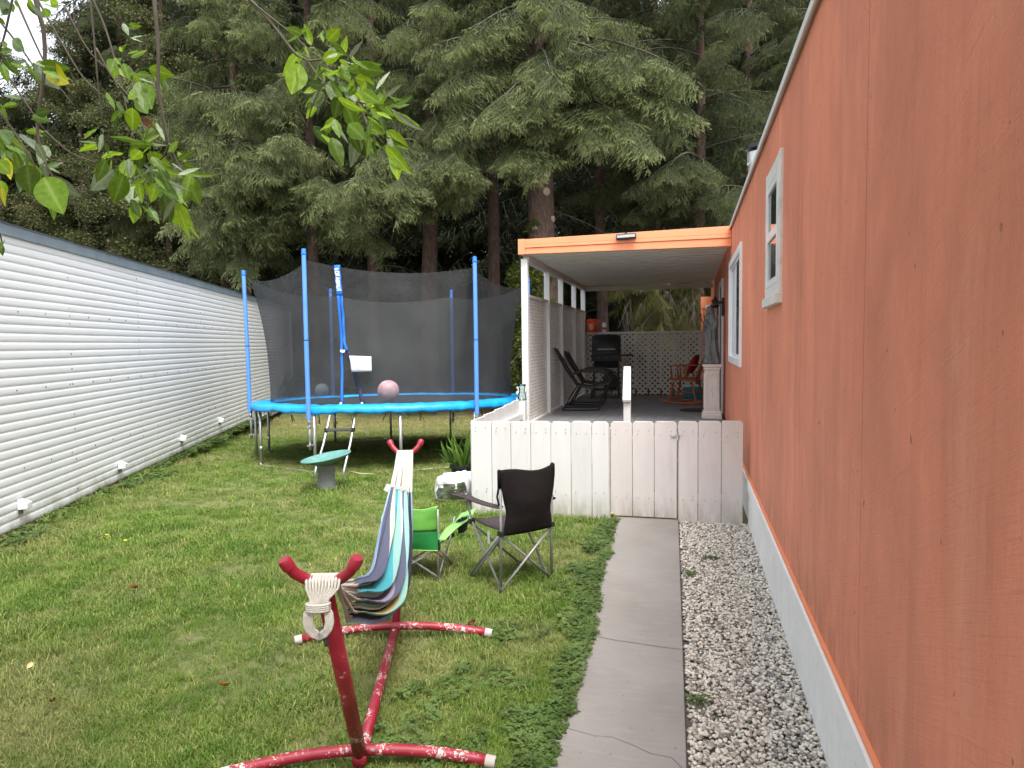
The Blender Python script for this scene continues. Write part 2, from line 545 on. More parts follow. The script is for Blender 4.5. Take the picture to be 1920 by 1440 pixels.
# trampoline net (a woven fabric: part holes, part thread)
m, t, b = nmat('black_safety_net')
v = coord(t, (1, 1, 1))
b.inputs['Roughness'].default_value = 0.7
n1 = noisef(t, v, 2.2, 5, 0.6, 0.3)
c = mixc(t, rng(t, n1, 0.3, 0.7), (0.022, 0.024, 0.025), (0.045, 0.048, 0.049))
t.links.new(c, b.inputs['Base Color'])
tr = t.nodes.new('ShaderNodeBsdfTransparent')
mx = t.nodes.new('ShaderNodeMixShader')
t.links.new(rng(t, n1, 0.3, 0.7, 0.46, 0.34), mx.inputs[0])
t.links.new(b.outputs[0], mx.inputs[1]); t.links.new(tr.outputs[0], mx.inputs[2])
t.links.new(mx.outputs[0], t.nodes['Material Output'].inputs[0])
M['net'] = m

# hammock cloth: woven stripes across the width
m, t, b = nmat('striped_hammock_cloth')
a_ = t.nodes.new('ShaderNodeAttribute'); a_.attribute_name = 'stripe'
LB, SL, CR, TQ, MT, WH, DK, YE, LI = (0.36, 0.52, 0.78), (0.125, 0.14, 0.21), (0.68, 0.64, 0.52), (0.09, 0.43, 0.52), (0.32, 0.58, 0.53), (0.70, 0.76, 0.78), (0.035, 0.04, 0.055), (0.55, 0.45, 0.16), (0.42, 0.36, 0.47)
st = [(0, LB), (.05, SL), (.17, CR), (.21, (0.02, .3, .3)), (.235, TQ), (.37, MT), (.43, WH), (.47, SL), (.55, LI), (.575, SL), (.64, MT), (.70, WH), (.725, DK), (.77, YE), (.81, MT), (.85, DK), (.905, SL), (.93, LB)]
st = [(p_, tuple(x * .74 for x in c_)) for p_, c_ in st]
r = ramp(t, st, 'CONSTANT')
t.links.new(a_.outputs['Fac'], r.inputs[0])
n1 = noisef(t, coord(t), 120, 3)
c = mixc(t, rng(t, n1, 0.3, 0.7, 0, 0.25), r.outputs[0], (0.5, 0.5, 0.5), 'MULTIPLY')
t.links.new(c, b.inputs['Base Color'])
b.inputs['Roughness'].default_value = 0.9
b.inputs['Specular IOR Level'].default_value = 0.1
bump(t, b, n1, 0.25, 0.002)
M['hammock'] = m


def leafmat(name, c0, c1, trans=0.35, rough=0.5, scale=3.0, world=True, tip=None, rnd=0.25):
    m, t, b = nmat(name)
    v = coord(t, (1, 1, 1), 'World' if world else 'Object')
    n = noisef(t, v, scale, 3)
    c = mixc(t, rng(t, n, 0.35, 0.65), c0, c1)
    if tip:
        a = t.nodes.new('ShaderNodeAttribute'); a.attribute_name = 'tip'
        c = mixc(t, a.outputs['Fac'], c, tip)
    oi = t.nodes.new('ShaderNodeObjectInfo')
    h = N(t, 'ShaderNodeHueSaturation')
    t.links.new(c, h.inputs['Color'])
    t.links.new(rng(t, oi.outputs['Random'], 0, 1, 1 - rnd, 1 + rnd), h.inputs['Value'])
    t.links.new(h.outputs[0], b.inputs['Base Color'])
    b.inputs['Roughness'].default_value = rough
    b.inputs['Specular IOR Level'].default_value = 0.3
    tl = t.nodes.new('ShaderNodeBsdfTranslucent')
    t.links.new(h.outputs[0], tl.inputs[0])
    mx = t.nodes.new('ShaderNodeMixShader')
    mx.inputs[0].default_value = trans
    t.links.new(b.outputs[0], mx.inputs[1]); t.links.new(tl.outputs[0], mx.inputs[2])
    t.links.new(mx.outputs[0], t.nodes['Material Output'].inputs[0])
    return m


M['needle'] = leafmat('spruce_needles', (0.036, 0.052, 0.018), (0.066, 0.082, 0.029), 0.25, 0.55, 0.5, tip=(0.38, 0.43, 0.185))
M['needle_far'] = leafmat('dark_needles', (0.024, 0.033, 0.013), (0.040, 0.050, 0.020), 0.2, 0.55, 0.4, tip=(0.06, 0.072, 0.034))  # kept very dark: shade under the canopy put into the needle colour
M['needle_mid'] = leafmat('shaded_needles', (0.030, 0.043, 0.016), (0.054, 0.066, 0.025), 0.25, 0.55, 0.5, tip=(0.20, 0.225, 0.095))  # darker copy of the spruce needles, shade of rear trees put into colour
M['needle_dry'] = leafmat('dry_needles', (0.10, 0.105, 0.028), (0.14, 0.13, 0.04), 0.3, 0.6, 1.5, tip=(0.22, 0.21, 0.07))
M['leaf_small'] = leafmat('small_leaves', (0.070, 0.085, 0.028), (0.115, 0.12, 0.045), 0.35, 0.5, 0.8)
M['ivy'] = leafmat('ivy_leaves', (0.07, 0.10, 0.02), (0.14, 0.17, 0.035), 0.3, 0.5, 4)
M['fern'] = leafmat('fern_fronds', (0.07, 0.13, 0.025), (0.12, 0.19, 0.045), 0.35, 0.5, 4)
M['pot_leaf'] = leafmat('lily_leaves', (0.06, 0.13, 0.018), (0.13, 0.22, 0.03), 0.35, 0.45, 6)
M['clover'] = leafmat('clover_leaves', (0.075, 0.135, 0.03), (0.14, 0.205, 0.055), 0.3, 0.5, 5)
M['leaf_bright'] = leafmat('bright_leaf', (0.17, 0.30, 0.008), (0.24, 0.38, 0.015), 0.55, 0.4, 9, False, tip=(0.36, 0.46, 0.08))
M['leaf_mid'] = leafmat('mid_leaf', (0.09, 0.17, 0.012), (0.14, 0.24, 0.02), 0.45, 0.4, 9, False, tip=(0.22, 0.32, 0.07))
M['leaf_dark'] = leafmat('shaded_leaf', (0.05, 0.10, 0.012), (0.08, 0.14, 0.02), 0.3, 0.4, 9, False, tip=(0.13, 0.2, 0.05))  # darker copy of the leaf green, shade painted into its colour
M['leaf_pale'] = leafmat('pale_leaf_underside', (0.17, 0.23, 0.12), (0.27, 0.33, 0.21), 0.3, 0.5, 9, False, tip=(0.36, 0.42, 0.28))
M['leaf_yellow'] = leafmat('yellow_leaf', (0.38, 0.40, 0.01), (0.50, 0.46, 0.02), 0.5, 0.4, 9, False, tip=(0.6, 0.55, 0.1))
M['leaf_brown'] = leafmat('brown_leaf', (0.10, 0.03, 0.015), (0.2, 0.07, 0.03), 0.2, 0.6, 9, False)

# grass: patches of straw, fresh and dull green laid out over the lawn
m, t, b = nmat('grass_blades')
v = coord(t, (1, 1, 0), 'World')
n1 = noisef(t, v, 0.75, 4, 0.6)
n2 = noisef(t, v, 2.6, 4, 0.6)
oi = t.nodes.new('ShaderNodeObjectInfo')
c = mixc(t, rng(t, n2, 0.32, 0.68), (0.095, 0.195, 0.024), (0.20, 0.295, 0.052))
c = mixc(t, rng(t, n1, 0.47, 0.67, 0, 0.72), c, (0.36, 0.34, 0.14))
sep = t.nodes.new('ShaderNodeSeparateXYZ')
t.links.new(v, sep.inputs[0])
c = mixc(t, rng(t, sep.outputs[1], 12.0, 15.0, 0, 0.75), c, (0.44, 0.38, 0.17))
c = mixc(t, rng(t, oi.outputs['Random'], 0.76, 0.97, 0, 0.6), c, (0.42, 0.38, 0.17))
h = N(t, 'ShaderNodeHueSaturation')
t.links.new(c, h.inputs['Color'])
t.links.new(rng(t, oi.outputs['Random'], 0, 1, 0.78, 1.22), h.inputs['Value'])
t.links.new(h.outputs[0], b.inputs['Base Color'])
b.inputs['Roughness'].default_value = 0.55
b.inputs['Specular IOR Level'].default_value = 0.25
tl = t.nodes.new('ShaderNodeBsdfTranslucent'); t.links.new(h.outputs[0], tl.inputs[0])
mx = t.nodes.new('ShaderNodeMixShader'); mx.inputs[0].default_value = 0.35
t.links.new(b.outputs[0], mx.inputs[1]); t.links.new(tl.outputs[0], mx.inputs[2])
t.links.new(mx.outputs[0], t.nodes['Material Output'].inputs[0])
M['grass'] = m

# the ground sheet: thatch under the lawn, needle litter under the trees
m, t, b = nmat('ground_soil')
v = coord(t, (1, 1, 1), 'World')
n1 = noisef(t, v, 1.1, 5, 0.6)
n2 = noisef(t, v, 30, 5, 0.7)
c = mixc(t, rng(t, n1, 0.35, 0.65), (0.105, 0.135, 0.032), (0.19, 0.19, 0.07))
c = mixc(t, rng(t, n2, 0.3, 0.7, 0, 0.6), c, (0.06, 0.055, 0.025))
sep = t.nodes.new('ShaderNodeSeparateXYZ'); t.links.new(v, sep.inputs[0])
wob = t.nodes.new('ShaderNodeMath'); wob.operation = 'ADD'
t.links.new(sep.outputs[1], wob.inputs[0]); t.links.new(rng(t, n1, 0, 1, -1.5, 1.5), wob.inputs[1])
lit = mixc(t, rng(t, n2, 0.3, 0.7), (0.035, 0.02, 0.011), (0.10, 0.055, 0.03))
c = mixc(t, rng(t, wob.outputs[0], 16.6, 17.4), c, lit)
t.links.new(c, b.inputs['Base Color'])
b.inputs['Roughness'].default_value = 0.95
bump(t, b, n2, 0.6, 0.02)
M['ground'] = m

# pebbles
m, t, b = nmat('white_pebbles')
oi = t.nodes.new('ShaderNodeObjectInfo')
r = ramp(t, [(0, (0.09, 0.086, 0.084)), (.10, (0.18, 0.17, 0.16)), (.20, (0.34, 0.305, 0.26)), (.36, (0.53, 0.495, 0.42)), (.62, (0.66, 0.625, 0.55)), (.86, (0.72, 0.69, 0.62)), (.92, (0.32, 0.22, 0.16)), (1, (0.62, 0.60, 0.57))])
t.links.new(oi.outputs['Random'], r.inputs[0])
n1 = noisef(t, coord(t), 1.3, 3)
c = mixc(t, rng(t, n1, 0.35, 0.7, 0, 0.35), r.outputs[0], (0.40, 0.36, 0.31))
t.links.new(c, b.inputs['Base Color'])
b.inputs['Roughness'].default_value = 0.6
M['pebble'] = m
M['gravel_base'] = simple('gravel_bed', (0.10, 0.09, 0.075), 0.95, 0.4, 60, 0.6)

# bark
m, t, b = nmat('spruce_bark')
v = coord(t, (1, 1, 0.35))
n1 = noisef(t, v, 14, 5, 0.7)
vo = t.nodes.new('ShaderNodeTexVoronoi'); vo.inputs['Scale'].default_value = 26; t.links.new(v, vo.inputs['Vector'])
c = mixc(t, rng(t, n1, 0.3, 0.7), (0.050, 0.029, 0.023), (0.16, 0.098, 0.080))
n2 = noisef(t, coord(t), 2.3, 4, 0.6)
c = mixc(t, rng(t, n2, 0.55, 0.7, 0, 0.5), c, (0.07, 0.075, 0.03))
t.links.new(c, b.inputs['Base Color'])
b.inputs['Roughness'].default_value = 0.95
bump(t, b, vo.outputs['Distance'], 0.8, 0.03)
M['bark'] = m
M['twig'] = simple('grey_twig', (0.075, 0.062, 0.048), 0.9, 0.3, 14, 0.3)
M['twig_pale'] = simple('pale_dead_twig', (0.115, 0.10, 0.08), 0.9, 0.3, 14, 0.2)
M['branch_bark'] = simple('smooth_branch_bark', (0.10, 0.085, 0.065), 0.8, 0.25, 18, 0.2)
M['cut_wood'] = simple('cut_wood', (0.40, 0.31, 0.22), 0.85, 0.25, 18, 0.2)
M['trunk_light'] = M['bark']


# ------------------------------------------------------------------ scattering through geometry nodes
def scatter(name, pts, rots, scls, idx, temps, parent=None, label=None, kind='stuff'):
    n = len(pts)
    me = bpy.data.meshes.new(name)
    me.vertices.add(n)
    me.vertices.foreach_set('co', np.asarray(pts, np.float32).ravel())
    a = me.attributes.new('rot', 'FLOAT_VECTOR', 'POINT'); a.data.foreach_set('vector', np.asarray(rots, np.float32).ravel())
    s = np.asarray(scls, np.float32)
    if s.ndim == 1: s = np.repeat(s[:, None], 3, 1)
    a = me.attributes.new('scl', 'FLOAT_VECTOR', 'POINT'); a.data.foreach_set('vector', s.ravel())
    a = me.attributes.new('pick', 'INT', 'POINT'); a.data.foreach_set('value', np.asarray(idx, np.int32))
    me.update()
    o = bpy.data.objects.new(name, me)
    COL.objects.link(o)
    if parent is not None: o.parent = parent
    key = 'scatter_' + '_'.join(t_.name for t_ in temps)
    g = bpy.data.node_groups.get(key[:60])
    if g is None:
        g = bpy.data.node_groups.new(key[:60], 'GeometryNodeTree')
        g.interface.new_socket('Geometry', in_out='INPUT', socket_type='NodeSocketGeometry')
        g.interface.new_socket('Geometry', in_out='OUTPUT', socket_type='NodeSocketGeometry')
        gi = g.nodes.new('NodeGroupInput'); go = g.nodes.new('NodeGroupOutput')
        ip = g.nodes.new('GeometryNodeInstanceOnPoints')
        jn = g.nodes.new('GeometryNodeJoinGeometry')
        for t_ in temps:
            oi_ = g.nodes.new('GeometryNodeObjectInfo')
            oi_.inputs['Object'].default_value = t_
            oi_.inputs['As Instance'].default_value = True
            g.links.new(oi_.outputs['Geometry'], jn.inputs[0])

        def named(nm, ty):
            q = g.nodes.new('GeometryNodeInputNamedAttribute'); q.data_type = ty
            q.inputs['Name'].default_value = nm
            return q.outputs['Attribute']
        er = g.nodes.new('FunctionNodeEulerToRotation')
        g.links.new(named('rot', 'FLOAT_VECTOR'), er.inputs[0])
        g.links.new(gi.outputs[0], ip.inputs['Points'])
        g.links.new(jn.outputs[0], ip.inputs['Instance'])
        ip.inputs['Pick Instance'].default_value = True
        g.links.new(named('pick', 'INT'), ip.inputs['Instance Index'])
        g.links.new(er.outputs[0], ip.inputs['Rotation'])
        g.links.new(named('scl', 'FLOAT_VECTOR'), ip.inputs['Scale'])
        g.links.new(ip.outputs[0], go.inputs[0])
    md = o.modifiers.new('scatter', 'NODES')
    md.node_group = g
    tag(o, label, kind=kind)
    return o


def template(name, mb, mat, smooth=False, att=None):
    return bpy.data.objects.new(name, mb.mesh(name, mat, smooth, att))


# ================================================================== THE GROUND
def ground_z(x, y):
    d = x * FW.x + y * FW.y
    k = min(1.0, max(0.0, (d - 17.2) / 9.0))
    z = 1.7 * k * k * (3 - 2 * k) - .033 * min(6.0, max(0.0, d - 9.0)) * min(1, max(0, (-1.6 - x) / .4))
    if d > 26: z += (d - 26) * 0.05
    return z


mb = MB()
gx = np.concatenate([np.linspace(-160, -30, 8), np.linspace(-26, 12, 96), np.linspace(20, 160, 8)])
gy = np.concatenate([np.linspace(-60, -5, 5), np.linspace(-2, 34, 73), np.linspace(40, 220, 8)])
vs_, fs_ = [], []
for yy in gy:
    for xx in gx:
        vs_.append((xx, yy, ground_z(xx, yy) - 0.012))
W_ = len(gx)
for j in range(len(gy) - 1):
    for i in range(W_ - 1):
        fs_.append((j * W_ + i, j * W_ + i + 1, (j + 1) * W_ + i + 1, (j + 1) * W_ + i))
mb.add(vs_, fs_)
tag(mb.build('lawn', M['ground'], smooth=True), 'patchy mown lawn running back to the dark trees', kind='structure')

# ---- concrete path, cast in slabs
YF = 6.396
path = thing('path', 'narrow grey concrete path leading to the white gate', 'path')
tag(path, kind='structure')
del path['category']


def edge_x(y, side):
    if side < 0:
        base = np.interp(y, [0, 2.545, 3.6, 4.585, 6.5], [-0.52, -0.547, -0.53, -0.606, -0.66])
        return base + 0.007 * math.sin(y * 5.1) + 0.006 * math.sin(y * 13.3 + 1)
    return np.interp(y, [0, 2.67, 6.5], [0.05, -0.001, -0.082])


crack = [(0, 2.80), (.15, 2.785), (.3, 2.765), (.45, 2.77), (.6, 2.735), (.75, 2.69), (.9, 2.68), (1, 2.60)]
joint = [(0, 3.745), (.3, 3.705), (.55, 3.69), (.8, 3.672), (1, 3.668)]


def slab_line(tab, off):
    return [(edge_x(np.interp(u, [p[0] for p in tab], [p[1] for p in tab]), -1) * (1 - u) + edge_x(3, 1) * u if False else None) for u in ()]


def edge_pts(tab, off):
    o = []
    for u, y in tab:
        xl, xr = edge_x(y, -1), edge_x(y, 1)
        o.append((xl + (xr - xl) * u, y + off))
    return o


flat = lambda y: [(u, y) for u in (0, .5, 1)]
for lo, hi, gap0, gap1 in ((flat(6.385), joint, 0.0, 0.006), (joint, crack, -0.006, 0.0028), (crack, flat(1.1), -0.0028, 0.004), (flat(1.1), flat(-1.5), -0.004, 0)):
    A = edge_pts(lo, gap0)          # far edge
    B = edge_pts(hi, gap1)          # near edge
    y_hi, y_lo = A[0][1], B[0][1]
    L = [(edge_x(y, -1), y) for y in np.arange(y_hi - 0.12, y_lo + 0.05, -0.12)]
    R_ = [(edge_x(y, 1), y) for y in np.arange(B[-1][1] + 0.1, A[-1][1] - 0.05, 0.25)]
    poly = A[::-1] + L + B + R_
    MB().prism(poly[::-1] if False else poly, -0.06, 0.030).build('concrete_slab', M['concrete'], path, bevel=0.004)

# ---- gravel bed
mb = MB()
mb.prism([(edge_x(-1, 1) + .004, -1.5), (0.52, -1.5), (0.52, 6.38), (edge_x(6.38, 1) + .004, 6.38)], -0.05, 0.004)
tag(mb.build('gravel_bed', M['gravel_base']), 'strip of pale gravel between the path and the skirting', kind='structure')
pebs = []
for k in range(5):
    pm = MB()
    rs = random.Random(k)
    ax = (1.0 + rs.uniform(-.1, .35), 0.85 + rs.uniform(-.1, .15), 0.62 + rs.uniform(-.1, .15))

    def pf(u, v, k=k, ax=ax):
        th, ph = 2 * math.pi * u, math.pi * v
        d = Vector((math.sin(ph) * math.cos(th), math.sin(ph) * math.sin(th), math.cos(ph)))
        n_ = 1 + 0.30 * mnoise.noise(d * 1.3 + Vector((k * 7, 0, 0)))
        return Vector((d.x * ax[0], d.y * ax[1], d.z * ax[2])) * n_
    pm.grid(pf, 8, 5, closed_u=True)
    pebs.append(template('pebble_%d' % k, pm, M['pebble'], True))
P, R_, S, I = [], [], [], []
for k in range(17500):
    y = 1.6 + 4.78 * RNG.random()
    xl = edge_x(y, 1) + 0.012
    x = xl + (0.525 - xl) * RNG.random()
    lay = RNG.random()
    P.append((x, y, 0.006 + 0.016 * lay))
    R_.append((RNG.uniform(-.5, .5), RNG.uniform(-.5, .5), RNG.uniform(0, 6.28)))
    S.append(0.0090 * RNG.uniform(0.6, 1.35))
    I.append(RNG.integers(0, 5))
scatter('gravel', P, R_, S, I, pebs, label='loose white and grey pebbles filling the strip beside the orange wall')

# ================================================================== ORANGE MOBILE HOME
XW = 0.534
ZT, ZB = 3.07, 0.425
HY0, HY1 = -2.5, 17.5
home = thing('mobile_home', 'orange painted mobile home with white skirting and two white windows', 'mobile home', (XW, 0, 0))
hb = MB()
hb.span((0.03, HY0, 0.02), (4.3, HY1, ZT - 0.03))
hb.build('wall_core', M['orange'], home)
# siding sheets, 1.25 m wide with open seams; the sheets by the windows are cut round them
seams = [HY0] + [2.38 + 1.255 * k for k in range(-3, 13) if 2.38 + 1.255 * k < HY1 - .3] + [HY1]
W1 = (7.50, 9.46, 1.40, 2.62)       # sliding window y0,y1,z0,z1
W2 = (4.40, 5.08, 1.95, 2.70)
DOOR = (11.35, 12.25, 0.5, 2.55)


def sheet_cut(y0, y1):
    """rectangles of a sheet left over after cutting the openings"""
    rects = [(y0, y1, ZB, ZT)]
    for (a, b_, c_, d_) in (W1, W2, DOOR):
        nxt = []
        for (p, q, r0, s) in rects:
            if q <= a or p >= b_ or s <= c_ or r0 >= d_:
                nxt.append((p, q, r0, s)); continue
            if p < a: nxt.append((p, a, r0, s))
            if q > b_: nxt.append((b_, q, r0, s))
            pa, qb = max(p, a), min(q, b_)
            if r0 < c_: nxt.append((pa, qb, r0, c_))
            if s > d_: nxt.append((pa, qb, d_, s))
        rects = nxt
    return rects


for i in range(len(seams) - 1):
    mb = MB()
    for (p, q, r0, s) in sheet_cut(seams[i] + 0.003, seams[i + 1] - 0.003):
        mb.span((0.0, p, r0), (0.028, q, s))
    mb.build('siding_sheet', M['orange'], home)
nb = MB()
for sy in seams[2:8]:
    for z in np.arange(.55, 3.0, .21):
        for o_ in (-.018, .018):
            if 3.2 > sy > .5: nb.tube([(-.0015, sy + o_ + .004 * math.sin(z * 40), z), (.002, sy + o_ + .004 * math.sin(z * 40), z)], .0035, 6)
tag(nb.build('nail', M['orange_trim'], home), kind='stuff')
mb = MB()
mb.span((-0.012, HY0, ZB - 0.012), (0.03, HY1, ZB + 0.012))
mb.build('drip_edge', M['orange_trim'], home, bevel=0.003)
mb = MB()
mb.span((-0.028, HY0, ZT + 0.006), (0.10, HY1, ZT + 0.030))
mb.span((-0.030, HY0, ZT - 0.018), (-0.020, HY1, ZT + 0.0055))
mb.build('roof_edge', M['white_frame'], home)
mb = MB()
mb.hexa([Vector(p) for p in ((0.02, HY0, ZT - .02), (4.35, HY0, ZT - .02), (4.35, HY1, ZT - .02), (0.02, HY1, ZT - .02), (0.1, HY0, ZT + .025), (4.3, HY0, ZT + .025), (4.3, HY1, ZT + .025), (0.1, HY1, ZT + .025))])
mb.add([(0.1, HY0, ZT + .027), (2.2, HY0, ZT + .25), (4.3, HY0, ZT + .027), (0.1, HY1, ZT + .027), (2.2, HY1, ZT + .25), (4.3, HY1, ZT + .027)], [(0, 1, 4, 3), (1, 2, 5, 4), (0, 2, 1), (3, 4, 5)])
roof = mb.build('roof', M['roof_grey'], home)
# skirting: top rail and separate boards down to the gravel
mb = MB()
mb.span((-0.022, HY0, 0.325), (0.012, YF + 3, ZB - 0.0125))
mb.build('skirting_rail', M['white_skirt'], home, bevel=0.003)
y = 1.45
k = 0
while y < 6.36:
    w = 0.098 if k % 4 else 0.104
    mb = MB()
    mb.span((-0.010 - 0.001 * (k % 7 == 3), y, 0.0 if k % 5 else 0.004), (0.008, y + w - 0.0075, 0.3245))
    mb.build('skirting_board', M['white_skirt'], home, bevel=0.004)
    y += w; k += 1
mb = MB(); mb.span((0.005, HY0, 0.0), (0.02, 1.44, 0.3245)); mb.span((0.005, 6.42, 0.0), (0.02, HY1, 0.3245)); mb.build('skirting_panel', M['white_skirt'], home)

# sliding window by the porch
y0, y1, z0, z1 = W1
win = MB()
f = 0.055
for lo, hi in (((-.024, y0 - .03, z0 - .03), (.03, y0 + f, z1 + .03)), ((-.024, y1 - f, z0 - .03), (.03, y1 + .03, z1 + .03)), ((-.022, y0 + f, z0 - .03), (.03, y1 - f, z0 + f)), ((-.022, y0 + f, z1 - f), (.03, y1 - f, z1 + .03))):
    win.span(lo, hi)
w1 = win.build('window', M['white_frame'], home, bevel=0.004)
w1['label'] = 'wide white sliding window by the porch'
mid = (y0 + y1) / 2
mb = MB()
for a, b_, x in ((y0 + f, mid + .03, -.004), (mid - .03, y1 - f, .012)):
    mb.span((x, a, z0 + f), (x + .014, a + .035, z1 - f)); mb.span((x, b_ - .035, z0 + f), (x + .014, b_, z1 - f))
    mb.span((x + .001, a + .035, z0 + f), (x + .013, b_ - .035, z0 + f + .035)); mb.span((x + .001, a + .035, z1 - f - .035), (x + .013, b_ - .035, z1 - f))
mb.build('sash', M['white_frame'], w1)
for a, b_, x in ((y0 + f + .034, mid - .004, .004), (mid + .004, y1 - f - .034, .019)):
    MB().span((x, a, z0 + f + .034), (x + .004, b_, z1 - f - .034)).build('pane', M['glass'], w1)

# small double sash window in a boxed trim
y0, y1, z0, z1 = W2
mb = MB()
for lo, hi in (((-.020, 4.35, z0 - .02), (.02, 4.44, z1 + .06)), ((-.020, 5.05, z0 - .02), (.02, 5.10, z1 + .06)), ((-.018, 4.44, z1 - .045), (.02, 5.05, z1 + .055)), ((-.018, 4.44, z0 - .02), (.02, 5.05, z0 + .045))):
    mb.span(lo, hi)
w2 = mb.build('window', M['old_white'], home, bevel=0.006)
w2['label'] = 'small white window with two stacked panes'
MB().span((-.038, 4.34, z0 - .085), (.015, 5.11, z0 - .0205)).build('sill', M['old_white'], w2, bevel=0.006)
mb = MB()
zm = (z0 + z1) / 2
for lo, hi in (((-.02, 4.442, z0 + .046), (.0, 4.50, z1 - .046)), ((-.02, 4.99, z0 + .046), (.0, 5.048, z1 - .046)), ((-.018, 4.50, zm - .03), (.0, 4.99, zm + .03)), ((-.018, 4.50, z1 - .09), (.0, 4.99, z1 - .046)), ((-.018, 4.50, z0 + .046), (.0, 4.99, z0 + .09))):
    mb.span(lo, hi)
mb.build('sash', M['white_frame'], w2, bevel=0.003)
for a, b_ in ((z0 + .088, zm - .029), (zm + .029, z1 - .088)):
    MB().span((-.008, 4.498, a), (-.003, 4.992, b_)).build('pane', M['glass'], w2)
# front door under the porch, seen edge-on
y0, y1, z0, z1 = DOOR
mb = MB()
for lo, hi in (((-.03, y0 - .07, .5), (.03, y0 + .03, z1 + .06)), ((-.03, y1 - .03, .5), (.03, y1 + .07, z1 + .06)), ((-.028, y0 + .03, z1 - .03), (.03, y1 - .03, z1 + .06))):
    mb.span(lo, hi)
dr = mb.build('door_frame', M['white_frame'], home)
MB().span((-.012, y0 + .03, .51), (.02, y1 - .03, z1 - .03)).build('door', M['white_frame_dark'], home)
# wall return past the porch with a white corner board
mb = MB(); mb.span((-0.26, 15.7, 0.5), (0.0, 15.8, 2.6)); mb.build('wall_return', M['orange_trim'], home)
mb = MB(); mb.span((-0.16, 15.67, 1.9), (-0.06, 15.698, 2.42)); mb.build('corner_board', M['white_frame'], home)
# flue
fl = thing('chimney_pipe', 'grey metal chimney pipe with dark cap above the roof edge', 'chimney', (0.93, 9.75, ZT))
MB().lathe([(0.17, 0), (0.17, 0.88), (0.185, 0.885), (0.185, 1.02), (0.17, 1.025)], 20).build('flue', M['steel'], fl, auto=30)
MB().lathe([(0.10, 1.025), (0.10, 1.06), (0.21, 1.062), (0.21, 1.12), (0.03, 1.17), (0.0, 1.172)], 20).build('cap', M['black_metal'], fl, auto=30)

# ================================================================== WHITE CORRUGATED NEIGHBOUR
WA = Vector((-5.733, 4.612, 0))
WD = Vector((-0.380, 0.925, 0)).normalized()
WN = Vector((WD.y, -WD.x, 0))
wrz = math.atan2(-WD.x, WD.y)
white = thing('corrugated_building', 'long white building of horizontal corrugated metal with grey roof edge', 'building', WA, wrz)
# local: +y along the wall, +x out towards the lawn
S0, S1 = -5.0, 14.66
ZBOT, ZTOP = 0.05, 2.66
NR = 33
pitch = (ZTOP - ZBOT) / NR


def panel(s0, s1, zoff):
    prof = []
    for r_ in range(NR):
        z = ZBOT + r_ * pitch
        for fz, fx, g_ in ((0.0, 0.0, 1.0), (0.09, 0.001, 0.8), (0.17, 0.0038, 0.1), (0.40, 0.0048, 0), (0.66, 0.0050, 0), (0.88, 0.0042, 0.0), (0.95, 0.0010, 0.5)):
            prof.append((fx + zoff, z + fz * pitch, g_))
    prof.append((zoff, ZTOP, 1.0))
    mb = MB()
    n_ = max(2, int((s1 - s0) / 0.6))
    vs_, fs_, at2 = [], [], []
    for i in range(n_ + 1):
        s = s0 + (s1 - s0) * i / n_
        for (x, z, g_) in prof:
            wav = 0.004 * mnoise.noise(Vector((s * 0.8, z * 1.2, 3)))
            vs_.append((x + wav, s, z + 0.004 * mnoise.noise(Vector((s * .5, z, 9)))))
            at2.append(g_)
    w_ = len(prof)
    for i in range(n_):
        for j in range(w_ - 1):
            fs_.append((i * w_ + j, (i + 1) * w_ + j, (i + 1) * w_ + j + 1, i * w_ + j + 1))
    mb.add(vs_, fs_, at2)
    return mb


joints = [S0, -2.6, 1.38, 3.22, 5.93, 7.4, 9.8, 12.2, S1]
for i in range(len(joints) - 1):
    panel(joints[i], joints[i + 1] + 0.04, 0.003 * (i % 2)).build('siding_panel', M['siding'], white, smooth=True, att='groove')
mb = MB(); mb.span((-4.0, S0, 0.0), (-0.03, S1 - .02, 2.6)); mb.build('body', M['white_skirt'], white)
mb = MB()
mb.span((-0.02, S0, 2.652), (0.03, S1, 2.748)); mb.span((-.03, S0, 2.7495), (0.038, S1, 2.762))
mb.build('drip_edge', M['flash'], white, bevel=0.004)
mb = MB(); mb.add([(0.05, S0, 2.763), (-2.0, S0, 3.0), (-4.05, S0, 2.763), (0.05, S1, 2.763), (-2.0, S1, 3.0), (-4.05, S1, 2.763)], [(0, 3, 4, 1), (1, 4, 5, 2), (0, 1, 2), (3, 5, 4)])
mb.build('roof', M['roof_grey'], white)
mb = MB(); mb.span((-0.05, S0, -0.05), (-0.005, S1 - .3, 0.085)); mb.build('base_board', M['redwood'], white)
mb = MB(); mb.span((-0.12, 9.5, -0.05), (0.10, S1 + .8, 0.045)); mb.build('footing', M['concrete_old'], white)
mb = MB(); mb.span((-0.03, S1 - 0.005, 0.05), (0.03, S1 + 0.03, 2.64)); mb.build('corner_trim', M['white_frame'], white)
mb = MB()
rs = random.Random(3)
for s in joints[1:-1]:
    for r_ in range(1, NR, 2):
        if rs.random() < .72:
            mb.lathe([(0.009, 0), (0.009, .004), (0, .006)], 6, (0, 0, 0))
            z = ZBOT + (r_ + .5) * pitch
            n_ = len(mb.v) - 18
            for q in range(n_, len(mb.v)):
                x, yy, zz = mb.v[q]
                mb.v[q] = (0.0056 + zz, s + 0.02 + x + 0.0, z + yy)
